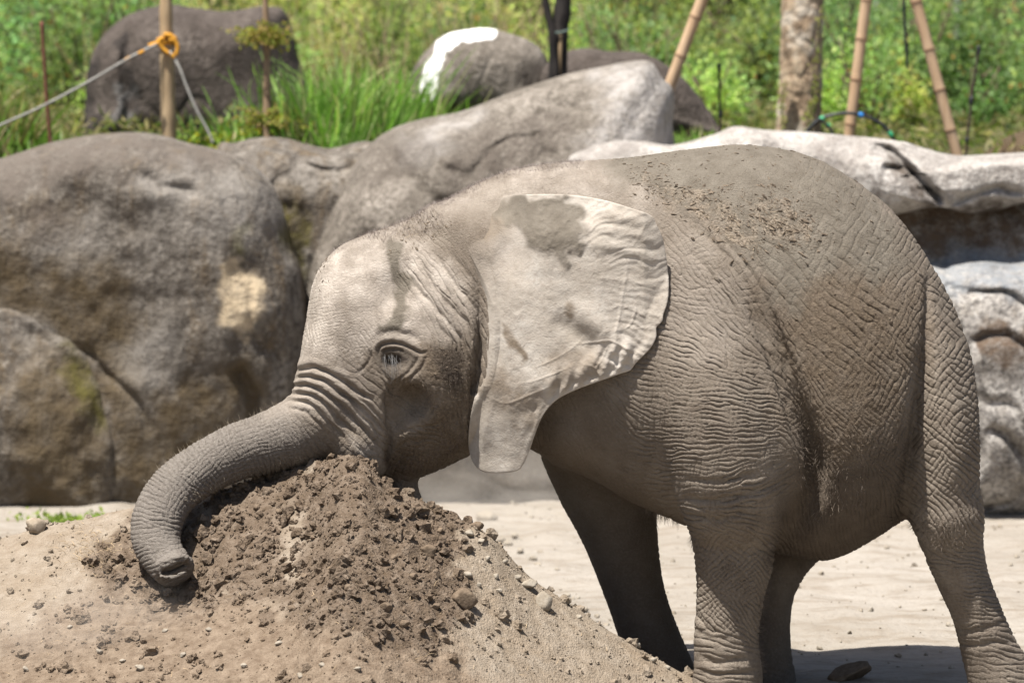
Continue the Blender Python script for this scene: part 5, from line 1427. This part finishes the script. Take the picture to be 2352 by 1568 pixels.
PAL = {'green': np.array([(.13, .20, .065), (.18, .26, .09), (.24, .32, .11), (.06, .10, .035)]),
       'yellow': np.array([(.33, .36, .11), (.40, .40, .16), (.24, .30, .08), (.44, .38, .20)]),
       'dark': np.array([(.055, .095, .045), (.10, .16, .065), (.15, .22, .08), (.20, .26, .09)]),
       'light': np.array([(.22, .33, .08), (.28, .39, .11), (.17, .26, .07), (.33, .39, .14)])}
def bush_leaves(c, rx, rz, n, pal, rng, lsize=.055):
    """leaf cloud made of sub-clumps spread through a rounded volume standing on c"""
    k = max(6, n // 55)
    u = rng.normal(size=(k, 3)); u /= np.linalg.norm(u, axis=1)[:, None]
    cc = u * (rng.random((k, 1)) ** 0.4) * np.array([rx, rx * .8, rz]) * 0.85
    cc[:, 2] = np.abs(cc[:, 2]) * 1.0 + 0.05
    id_ = rng.integers(0, k, n)
    pos = c + cc[id_] + rng.normal(size=(n, 3)) * np.array([rx, rx, rz]) * 0.16
    t = PAL[pal][rng.integers(0, 4, n)] * (0.75 + 0.5 * rng.random((n, 1))) * (0.8 + 0.4 * rng.random((k, 1)))[id_]
    t = t * 1.5 * rng.uniform(.55, 1.45) * (1 + rng.normal(0, .14) * np.array([1.0, 0.1, -0.6]))
    o = rng.random(n) < (0.02 if pal != 'yellow' else 0.04)
    t[o] = np.array([.42, .20, .06]) * (0.6 + 0.6 * rng.random((o.sum(), 1)))
    return pos, lsize * (0.6 + 0.8 * rng.random(n)), np.repeat(t, 4, axis=0)
TWIG = plain('twig_bark', (0.12, 0.085, 0.055, 1), .9, .1, 20, (0.22, 0.17, 0.12, 1))
def shrub(px, Y, rx, rz, n, pal, label, group, seed, lsize=.055):
    n, lsize = int(n * 1.9), lsize * .72
    rg = np.random.default_rng(seed)
    x = P(px, 200, Y)[0]
    z = float(bank_z(np.array([[x, Y]]))[0])
    root = empty('shrub', (x, Y, z))
    pos, sz, tint = bush_leaves(np.zeros(3), rx, rz, n, pal, rg, lsize)
    v, f = leaves(pos, sz, rg)
    mesh_obj('foliage', v, f, LEAF, root, False, dict(tint=tint))
    parts = []
    for k in range(5):
        a = rg.uniform(0, 6.28); tip = np.array([math.cos(a) * rx * .6, math.sin(a) * rx * .5, rz * rg.uniform(.5, .95)])
        parts.append(tube(catmull([np.zeros(3), tip * .5 + rg.normal(0, .04, 3), tip], 6), np.linspace(.014, .004, 6), 5))
    sv_, sf_ = merge(parts)
    mesh_obj('stems', sv_, sf_, TWIG, root)
    return tag(root, label, 'shrub', group)
G1 = 'leafy green shrubs on the left of the hillside'; G2 = 'yellow green shrubs on the middle of the hillside'; G3 = 'dense dark shrubs on the right of the hillside'; G4 = 'bright leafy shrubs on the right of the hillside'
rg0 = np.random.default_rng(5)
sd = 200
for k in range(16):
    shrub(rg0.uniform(-150, 420), rg0.uniform(10.6, 13.5), rg0.uniform(.35, .6), rg0.uniform(.5, 1.1), 900, ['green', 'green', 'dark', 'light'][k % 4], 'leafy green shrub on the left hillside behind the dark boulder', G1, sd + k)
for k in range(22):
    shrub(rg0.uniform(420, 1500), rg0.uniform(10.4, 13.5), rg0.uniform(.3, .55), rg0.uniform(.35, .9), 800, ['yellow', 'light', 'yellow', 'green'][k % 4], 'yellow green shrub on the hillside above the boulders', G2, sd + 40 + k, .05)
for k in range(24):
    shrub(rg0.uniform(1420, 2520), rg0.uniform(10.2, 13.5), rg0.uniform(.35, .65), rg0.uniform(.5, 1.2), 1000, ['dark', 'green', 'dark', 'green'][k % 4], 'dense dark green shrub on the hillside behind the bamboo poles', G3, sd + 80 + k)
for k in range(8):
    shrub(rg0.uniform(1560, 2480), rg0.uniform(9.6, 10.4), rg0.uniform(.22, .34), rg0.uniform(.3, .6), 500, 'light', 'bright green low shrub standing before the dense dark shrubs', G4, sd + 120 + k, .05)
# the wood behind, one mass
rgw = np.random.default_rng(9)
P_, S_, T_ = [], [], []
for k in range(190):
    Y = rgw.uniform(13.5, 24); x = rgw.uniform(-5.2, 5.2) * (Y + 14) / 28 if k < 140 else rgw.choice([-1, 1]) * rgw.uniform(5, 9) * (Y + 14) / 28
    z = float(bank_z(np.array([[x, Y]]))[0])
    side = 'green' if x < -1.6 else ('yellow' if x < 1.2 and rgw.random() < .55 else ('dark' if x > .6 else 'light'))
    a, b, c = bush_leaves(np.array([x, Y, z]), rgw.uniform(.5, .9), rgw.uniform(.5, 1.3), 700, side, rgw, .075)
    P_.append(a); S_.append(b); T_.append(c)
v, f = leaves(np.vstack(P_), np.concatenate(S_), rgw)
tag(mesh_obj('hillside_undergrowth', v, f, LEAF, None, False, dict(tint=np.vstack(T_))), 'blurred mass of undergrowth climbing the far hillside', 'undergrowth', kind='stuff')

# ground cover on the bank between the shrubs
n = 21000
x = np.concatenate([rgw.uniform(-5, 5, 16000), rgw.choice([-1, 1], 5000) * rgw.uniform(5, 9, 5000)]); y = rgw.uniform(7.3, 14, n)
pos = np.c_[x, y, bank_z(np.c_[x, y]) + rgw.random(n) * .10]
hay = np.array([(.30, .25, .12), (.17, .20, .05), (.10, .15, .03), (.36, .31, .17)])
tt = np.repeat(hay[rgw.integers(0, 4, n)] * (0.7 + .6 * rgw.random((n, 1))), 4, axis=0)
v, f = leaves(pos, .05 + .06 * rgw.random(n), rgw, .2, .25)
tag(mesh_obj('bank_weeds', v, f, LEAF, None, False, dict(tint=tt)), 'low weeds and dry litter covering the bank', 'weeds', kind='stuff')

# tall grass
def grass(name, spots, label, seed, pal, width=.015):
    rg = np.random.default_rng(seed)
    B, T, W, C, SG = [], [], [], [], []
    for px, Y, rad, h, n in spots:
        x0 = P(px, 300, Y)[0]
        bx = x0 + rg.normal(0, rad, n); by = Y + rg.normal(0, rad * .7, n)
        b = np.c_[bx, by, bank_z(np.c_[bx, by])]
        hh = h * (.45 + .65 * rg.random(n))
        lean = rg.normal(0, .30, (n, 2)) + np.c_[(bx - x0) / max(rad, .01) * .18, np.zeros(n)]
        t = b + np.c_[lean * hh[:, None], hh]
        B.append(b); T.append(t); W.append(width * (.6 + .7 * rg.random(n))); SG.append(rg.uniform(.02, .2, n))
        C.append(pal[rg.integers(0, len(pal), n)] * (.7 + .6 * rg.random((n, 1))))
    B, T, W, C, SG = np.vstack(B), np.vstack(T), np.concatenate(W), np.vstack(C), np.concatenate(SG)
    bd = np.c_[rg.normal(0, .5, len(B)), rg.normal(0, .3, len(B)), np.ones(len(B)) * .7]
    v, f = ribbons(B, T, W, SG, seed, 5, bd)
    return tag(mesh_obj(name, v, f, GRASS, None, True, dict(tint=np.repeat(C, 12, axis=0))), label, 'grass', kind='stuff')
FRG = np.array([(.20, .40, .06), (.28, .50, .10), (.14, .30, .04), (.36, .52, .16), (.42, .42, .20)])
grass('tall_grass', [(700, 7.5, .10, .46, 130), (745, 7.4, .10, .44, 140), (800, 7.6, .11, .54, 150), (850, 7.5, .10, .48, 140), (900, 7.8, .10, .48, 120), (955, 7.9, .09, .36, 140), (1000, 8.0, .07, .30, 90), (665, 7.4, .07, .30, 100), (770, 7.3, .12, .20, 160)], 'lush tall green grass growing between the sloping rock and the dark boulder', 301, FRG)
grass('tall_grass', [(480, 7.6, .08, .18, 40), (530, 7.5, .05, .34, 16), (560, 7.5, .06, .20, 40), (440, 7.5, .06, .10, 40), (610, 7.4, .07, .12, 40)], 'thin tufts of green grass around the slender sapling', 302, FRG)
grass('tall_grass', [(-60, 7.3, .10, .34, 160), (0, 7.4, .08, .34, 150), (45, 7.4, .06, .26, 80), (100, 7.5, .08, .12, 60), (150, 7.8, .08, .08, 50), (20, 7.2, .12, .12, 100)], 'tall grass with dry blades by the red rod above the stained rock', 303, np.array([(.14, .28, .03), (.19, .34, .05), (.30, .27, .11), (.38, .30, .16), (.10, .2, .03)]))
grass('tall_grass', [(1580, 7.6, .07, .16, 70), (1610, 7.6, .06, .14, 60), (1560, 7.5, .05, .1, 40)], 'short grass beside the leaning bamboo behind the whitish crest', 304, FRG)
# yellow flowered weeds
n = 260
pp = np.c_[rgw.uniform(425, 640, n), rgw.uniform(300, 338, n)]
w = P(pp[:, 0], pp[:, 1], rgw.uniform(7.2, 7.6, n))
v, f = leaves(w, .03 + .02 * rgw.random(n), rgw)
yl = np.array([(.55, .45, .03), (.32, .40, .05), (.22, .34, .05)])[rgw.integers(0, 3, n)]
tag(mesh_obj('flowering_weeds', v, f, LEAF, None, False, dict(tint=np.repeat(yl, 4, axis=0))), 'yellow flowered weeds along the rock top near the wooden stake', 'weeds', kind='stuff')
n = 420
w = P(rgw.normal(180, 70, n), 1150 + rgw.normal(0, 5, n), rgw.uniform(4.95, 5.1, n)); w[:, 2] = np.abs(rgw.normal(0, .02, n)) + .01
v, f = leaves(w, .02 + .025 * rgw.random(n), rgw)
tag(mesh_obj('creeping_weeds', v, f, LEAF, None, False, dict(tint=np.repeat(np.array([(.28, .36, .06), (.20, .30, .05)])[rgw.integers(0, 2, n)], 4, axis=0))), 'strip of small yellow green weeds at the foot of the stained rock', 'weeds', kind='stuff')

# dry stalks standing among the shrubs
n = 260
x = rgw.uniform(-2.6, 1.0, n); y = rgw.uniform(9.8, 12.5, n)
b = np.c_[x, y, bank_z(np.c_[x, y])]
t = b + np.c_[rgw.normal(0, .22, n), rgw.normal(0, .1, n), rgw.uniform(.3, .95, n)]
v, f = ribbons(b, t, np.full(n, .007), rgw.uniform(0, .12, n), 61, 4)
tag(mesh_obj('dry_stalks', v, f, STRAW), 'dry pale stalks among the yellow green shrubs on the hillside', 'stalks', kind='stuff')
# ------------------------------------------------------------------ stakes, poles, trunks, ropes
def wood_mat(name, a, b, sc=(60, 60, 4), bump=.004):
    m = NT(name); oc = m.coord('Object')
    n = m.noise(m.mapping(oc, sc), 1.0, 5, 0.6, 0.6)
    m.principled(m.ramp(n, [(0.3, a), (0.7, b)]), 0.85, m.bump(n, bump, 0.8), 0.2)
    return m.mat
def px_tube(pts, Y, r_px, seg=12, n=None, wob=0.0, seed=0):
    """tube whose centre line passes the given picture points at depth Y (number or list)"""
    pts = np.asarray(pts, float)
    Ys = np.broadcast_to(np.asarray(Y, float), (len(pts),))
    w = P(pts[:, 0], pts[:, 1], Ys)
    rad = np.broadcast_to(np.asarray(r_px, float), (len(pts),)) * m_per_px(Ys)
    c = catmull(np.c_[w, rad], n or max(8, 6 * len(pts)))
    if wob:
        c[:, 3] *= 1 + wob * fbm(c[:, :3] * 9 + seed, 2, seed)
    return tube(c[:, :3], c[:, 3], seg)
def simple(name, pts, Y, r, mat, label, cat, seg=12, n=None, group=None, wob=0.0, seed=0):
    v, f = px_tube(pts, Y, r, seg, n, wob, seed)
    piv = v[v[:, 2].argmin()].copy()
    o = mesh_obj(name, v - piv, f, mat); o.location = tuple(float(t) for t in piv)
    return tag(o, label, cat, group)
STAKE = wood_mat('stake_wood', (0.34, 0.235, 0.13, 1), (0.52, 0.39, 0.24, 1))
BAMB = wood_mat('bamboo_skin', (0.44, 0.29, 0.17, 1), (0.56, 0.40, 0.26, 1), (30, 30, 3), .002)
BNODE = plain('bamboo_node', (0.20, 0.115, 0.065, 1), .8, .2)
ORANGE = plain('orange_rope', (0.62, 0.27, 0.02, 1), .8, .2, 60, (0.75, 0.38, 0.05, 1))
GREYROPE = plain('grey_rope', (0.26, 0.25, 0.225, 1), .9, .1, 40, (0.40, 0.385, 0.35, 1))
BLACKP = plain('black_plastic', (0.018, 0.02, 0.024, 1), .45, .4)
CHAR = wood_mat('charred_bark', (0.012, 0.011, 0.011, 1), (0.05, 0.042, 0.038, 1), (30, 30, 6), .012)
RUST = plain('rusty_rod', (0.13, 0.045, 0.03, 1), .8, .3, 30, (0.2, 0.08, 0.05, 1))

simple('wooden_stake', [(380, -170), (381, 0), (383, 120), (386, 230), (389, 335)], 7.32, [13, 14, 16, 17, 17.5], STAKE, 'pale round wooden stake with an orange rope knotted round it', 'stake', 16, 40, None, .10, 3)
# rope: orange knot, two grey stays
root = empty('rope', P(384, 100, 7.28))
an = np.linspace(0, 2 * math.pi * 3, 70)
r_ = (18.5 + 1.0) * m_per_px(7.32)
cen = P(382, 96, 7.32)
knot = np.c_[cen[0] + np.cos(an) * r_, cen[1] + np.sin(an) * r_, cen[2] + (an / (6 * math.pi) - .5) * 0.045 + 0.006 * np.sin(an * 1.5)]
kp = [tube(knot, .0085, 8)]
for pts in ([(372, 88), (366, 96), (374, 112), (388, 124)], [(388, 92), (402, 94), (408, 110), (404, 128)], [(365, 98), (352, 102), (342, 106)], [(376, 80), (392, 82), (404, 92)]):
    kp.append(px_tube(pts, 7.26, 4.6, 8, 16))
kv, kf = merge(kp)
ko = mesh_obj('knot', kv, kf, ORANGE); rebase(ko, root)
for pts, yy in (([(364, 100), (300, 132), (200, 190), (100, 243), (0, 288), (-160, 356)], [7.26, 7.18, 7.08, 6.98, 6.85, 6.6]), ([(390, 118), (412, 156), (428, 198), (450, 250), (478, 302), (490, 330)], [7.26, 7.22, 7.2, 7.18, 7.16, 7.15])):
    v, f = px_tube(pts, yy, 2.9, 8, 50); st = mesh_obj('stay', v, f, GREYROPE); rebase(st, root)
for pts in ([(331, 117), (318, 124)], [(300, 132), (287, 139)], [(394, 124), (400, 134)]):
    v, f = px_tube(pts, 7.19 if pts[0][0] < 350 else 7.235, 3.8, 8, 6); st = mesh_obj('orange_wrap', v, f, ORANGE); rebase(st, root)
tag(root, 'grey rope stays tied with an orange knot to the wooden stake', 'rope')

simple('metal_rod', [(95, 50), (102, 150), (108, 240), (117, 345)], 7.1, 4.0, RUST, 'thin rusty red rod standing in the grass above the stained rock', 'rod', 8)

root = empty('sapling', P(614, 318, 7.3))
v, f = px_tube([(606, -90), (609, 0), (612, 80), (613, 150), (613, 230), (616, 330)], 7.3, [6, 7, 8, 9, 9.5, 10.5], 10, 40, .25, 5)
rebase(mesh_obj('trunk', v, f, wood_mat('sapling_bark', (0.20, 0.13, 0.075, 1), (0.40, 0.29, 0.19, 1), (50, 50, 10))), root)
rg = np.random.default_rng(8)
pos, tips, tw = [], [], []

for cx_, cy_, sp in ((612, 92, 40), (598, 82, 30), (635, 88, 26), (600, 262, 36), (610, 285, 36)):
    for k in range(16):
        a = P(612, cy_ + rg.normal(0, 6), 7.3); e = P(cx_ + rg.normal(0, sp), cy_ + rg.normal(-4, 12), 7.3 + rg.normal(0, .06))
        tw.append(tube(np.linspace(a, e, 4), [.003, .0025, .002, .001], 4))
        q = np.linspace(a, e, 8)[3:]
        pos.append(np.repeat(q, 3, axis=0) + rg.normal(0, .008, (15, 3)))
pos = np.vstack(pos)
v, f = merge(tw); rebase(tag(mesh_obj('twigs', v, f, TWIG), kind='stuff'), root)
v, f = leaves(pos, .022 + .018 * rg.random(len(pos)), rg)
lt = np.array([(.36, .34, .06), (.28, .32, .05), (.40, .27, .09)])[rg.integers(0, 3, len(pos))]
rebase(mesh_obj('foliage', v, f, LEAF, None, False, dict(tint=np.repeat(lt, 4, axis=0))), root)
tag(root, 'slender sapling with two tufts of yellowish leaves beside the wooden stake', 'sapling')

# charred forked trunk
root = empty('charred_trunk', P(1284, 200, 7.6))
v, f = merge([px_tube([(1302, -160), (1296, -40), (1291, 30), (1284, 90), (1282, 150), (1280, 230)], 7.6, [15, 17, 19, 21, 23, 26], 14, 40, .22, 7), px_tube([(1242, -160), (1250, -20), (1258, 30), (1268, 75), (1272, 130), (1275, 230)], 7.55, [8, 8.5, 9, 10, 12, 14], 10, 40, .18, 9)])
rebase(mesh_obj('stems', v, f, CHAR), root)
v, f = px_tube([(1288, 80), (1286, 120), (1284, 170)], 7.6 - .045, [3, 5, 4], 8); rebase(mesh_obj('bare_wood', v, f, STAKE), root)
v, f = px_tube([(1260, 72), (1282, 76), (1306, 70)], 7.54, 2.6, 6); rebase(mesh_obj('binding', v, f, plain('green_string', (0.12, 0.16, 0.14, 1), .8, .2)), root)
tag(root, 'charred black forked trunk bound with string behind the striped boulder', 'tree trunk')

def bamboo(p0, p1, Y, r, label, nodes):
    root = empty('bamboo_pole', P(p1[0], p1[1], Y))
    d = np.array(p1, float) - np.array(p0, float)
    s = np.linspace(0, 1, 60)
    rad = np.full(60, r, float)
    for t in nodes: rad += 1.3 * np.exp(-((s - t) / .012) ** 2)
    a, b = P(p0[0], p0[1], Y), P(p1[0], p1[1], Y)
    path = a + (b - a) * s[:, None]
    v, f = tube(path, rad * m_per_px(Y), 14); rebase(mesh_obj('culm', v, f, BAMB), root)
    for t in nodes:
        c = a + (b - a) * np.array([[t - .003], [t], [t + .003]])
        v, f = tube(c, (r + 1.9) * m_per_px(Y), 14, caps=True); rebase(mesh_obj('node', v, f, BNODE), root)
    return tag(root, label, 'bamboo pole')
bamboo((1700, -230), (1522, 240), 7.2, 13.5, 'thick bamboo pole leaning behind the whitish crest of the sloping rock', (.22, .40, .575, .765, .94))
bamboo((2010, -160), (1948, 330), 7.0, 12.5, 'bamboo pole beside the thick tree trunk above the pale ledge', (.16, .33, .51, .70, .91))
bamboo((2058, -170), (2203, 375), 7.0, 12.5, 'bamboo pole leaning beside the black sprinkler riser above the ledge', (.15, .32, .52, .69, .86))

# thick tree trunk with bark plates and a vine
root = empty('tree_trunk', P(1838, 312, 7.6))
pts = np.array([(1850, -420), (1846, -200), (1843, 0), (1840, 100), (1838, 200), (1832, 320), (1830, 350)], float)
w = P(pts[:, 0], pts[:, 1], 7.6)
c = catmull(np.c_[w, np.array([40, 44, 47, 48.5, 50, 54, 58]) * m_per_px(7.6)], 150)
seg = 64
v, f = tube(c[:, :3], c[:, 3], seg)
cc = np.repeat(c[:, :3], seg, axis=0)
nv = v[:len(cc)] - cc
a1, b1 = vor(v[:len(cc)] * np.array([16, 16, 9]), 5)
dd = (fbm(v[:len(cc)] * np.array([9, 9, 4]), 3, 6) * .10 + np.clip(b1 - a1, 0, .25) * .28 - .05)
v[:len(cc)] += nv * dd[:, None]
m = NT('tree_bark'); oc = m.coord('Object')
n1 = m.noise(m.mapping(oc, (8, 8, 4)), 1.6, 6, .65, .8); n2 = m.noise(oc, 26, 5, .6)
cb = m.ramp(n1, [(.3, (.12, .08, .05, 1)), (.48, (.38, .28, .185, 1)), (.62, (.54, .43, .30, 1)), (.75, (.62, .55, .45, 1))])
cb = m.mix(m.ramp(n2, [(.55, 0.0), (.72, .8)]), cb, (.16, .12, .085, 1))
cb = m.mix(m.ramp(m.noise(oc, 7, 4, .6), [(.5, 0.0), (.62, .6)]), cb, (.70, .64, .54, 1))
m.principled(cb, .9, m.bump(m.math('ADD', n1, n2), .02, .9), .15)
rebase(mesh_obj('trunk', v, f, m.mat), root)
rg = np.random.default_rng(12)
vp = []
for p_ in ([(1884, 20), (1880, 80), (1868, 150), (1876, 220), (1850, 290)], [(1800, 320), (1796, 250), (1800, 190)], [(1858, 330), (1862, 250), (1878, 180)]):
    vp.append((p_, px_tube(p_, 7.37, 2.0, 5, 24)))
vv, vf = merge([x[1] for x in vp]); vine = mesh_obj('vine', vv, vf, TWIG); rebase(vine, root)
lp = np.vstack([P(catmull(p_, 40)[:, 0], catmull(p_, 40)[:, 1], 7.36) for p_, _ in vp]); lp = np.repeat(lp, 2, axis=0) + rg.normal(0, .012, (len(lp) * 2, 3))
lv, lf = leaves(lp, .018 + .012 * rg.random(len(lp)), rg)
vl = mesh_obj('vine_leaves', lv, lf, LEAF, None, False, dict(tint=np.repeat(np.array([(.36, .36, .08), (.26, .32, .06)])[rg.integers(0, 2, len(lp))], 4, axis=0))); rebase(vl, root)
tag(root, 'thick tan tree trunk with peeling bark and a small climbing vine', 'tree trunk')

# pale slender trunks in the wood
PALEB = wood_mat('pale_bark', (0.24, 0.23, 0.21, 1), (0.40, 0.385, 0.355, 1), (14, 14, 4))
simple('slender_trunk', [(2204, -160), (2200, 0), (2197, 130), (2194, 300)], 11.5, [8, 8.5, 9, 10], PALEB, 'pale slender trunk in the wood behind the leaning bamboo and riser', 'tree trunk')
simple('slender_trunk', [(2018, -160), (2016, 0), (2014, 60), (2010, 260)], 12.5, [6, 7, 7.5, 8], PALEB, 'pale slender trunk in the wood between the two upright bamboo poles', 'tree trunk')
simple('slender_trunk', [(1820, -120), (1817, 60), (1814, 260)], 12.8, [5, 5.5, 6], PALEB, 'thin pale trunk in the wood hidden partly by the thick tree trunk', 'tree trunk')

# irrigation
root = empty('irrigation_hose', P(1850, 305, 6.9))
v, f = px_tube([(1838, 330), (1856, 298), (1884, 274), (1925, 262), (1968, 262), (2010, 277), (2036, 296), (2056, 326)], 6.9, 4.0, 10, 60); rebase(mesh_obj('hose', v, f, BLACKP), root)
v, f = px_tube([(1878, 272), (1893, 282), (1908, 298), (1916, 320)], 6.88, 3.4, 8, 20); rebase(mesh_obj('branch_hose', v, f, BLACKP), root)
GRC = plain('green_clip', (0.03, 0.33, 0.14, 1), .5, .4); BLC = plain('blue_clip', (0.02, 0.20, 0.55, 1), .5, .4)
for pts, mt in (([(1882, 276), (1893, 270)], GRC), ([(1899, 286), (1905, 291)], GRC), ([(1972, 263), (1982, 266)], BLC), ([(2042, 303), (2049, 314)], GRC)):
    v, f = px_tube(pts, 6.9, 6.0, 10, 5); rebase(mesh_obj('clip', v, f, mt), root)
tag(root, 'black hose arching above the pale ledge with green and blue clips', 'hose')
def riser(pts, Y, label, joints):
    root = empty('sprinkler_riser', P(pts[-1][0], pts[-1][1], Y))
    v, f = px_tube(pts, Y, 3.0, 8, 30); rebase(mesh_obj('pipe', v, f, plain('riser_pipe', (0.05, 0.032, 0.026, 1), .6, .3)), root)
    v, f = px_tube([(pts[0][0], pts[0][1] - 4), (pts[0][0], pts[0][1] + 16)], Y, [4.8, 4.2], 8, 6); rebase(mesh_obj('nozzle', v, f, BLACKP), root)
    for (a, b) in joints:
        v, f = px_tube([a, b], Y, 4.6, 8, 5); rebase(mesh_obj('coupling', v, f, BLACKP), root)
    return tag(root, label, 'sprinkler')
riser([(2248, 110), (2240, 170), (2230, 240), (2217, 370)], 7.0, 'tall black sprinkler riser above the pale ledge beside the leaning bamboo', [((2232, 222), (2230, 240)), ((2222, 316), (2220, 328))])
riser([(1652, 150), (1653, 220), (1656, 330)], 7.3, 'short black sprinkler riser beside the low flat boulder', [((1655, 255), (1656, 270))])
simple('hanging_hose', [(2068, -120), (2076, 0), (2080, 90), (2084, 158)], 7.1, [3.6, 3.6, 3.4, 3.0], BLACKP, 'thin black hose end hanging between the bamboo poles', 'hose', 8)

# ------------------------------------------------------------------ dust kicked up by the digging
def dust(c, r, dens, seed, label):
    m = NT('dust_%d' % seed)
    m.t.nodes.remove(m.out); m.out = m.t.nodes.new('ShaderNodeOutputMaterial')
    pv = m.n('ShaderNodeVolumePrincipled'[10:]) if False else m.t.nodes.new('ShaderNodeVolumePrincipled')
    pv.inputs['Color'].default_value = (.86, .80, .72, 1)
    pv.inputs['Anisotropy'].default_value = 0.2
    oc = m.coord('Object')
    ln = m.n('VectorMath', operation='LENGTH'); m.link(oc, ln.inputs[0])
    fall = m.ramp(ln.outputs['Value'], [(0.15, 1.0), (0.95, 0.0)], 'EASE')
    nz = m.ramp(m.noise(oc, 2.2, 3, .6, .8), [(0.38, 0.0), (0.70, 1.0)])
    m.link(m.math('MULTIPLY', m.math('MULTIPLY', fall, nz), dens), pv.inputs['Density'])
    m.link(pv.outputs[0], m.out.inputs['Volume'])
    o = mesh_obj('dust_cloud', ICO3[0] * 1.0, ICO3[1], m.mat)
    o.location = tuple(float(t) for t in c); o.scale = r
    return tag(o, label, 'dust', kind='stuff')
dust(P(190, 1450, -.35), (.62, .30, .26), 1.9, 1, 'thin dust kicked up round the tip of the trunk')
dust(P(1180, 1120, 2.0), (1.0, .9, .34), 0.9, 2, 'pale dust drifting behind the elephant below its chin')
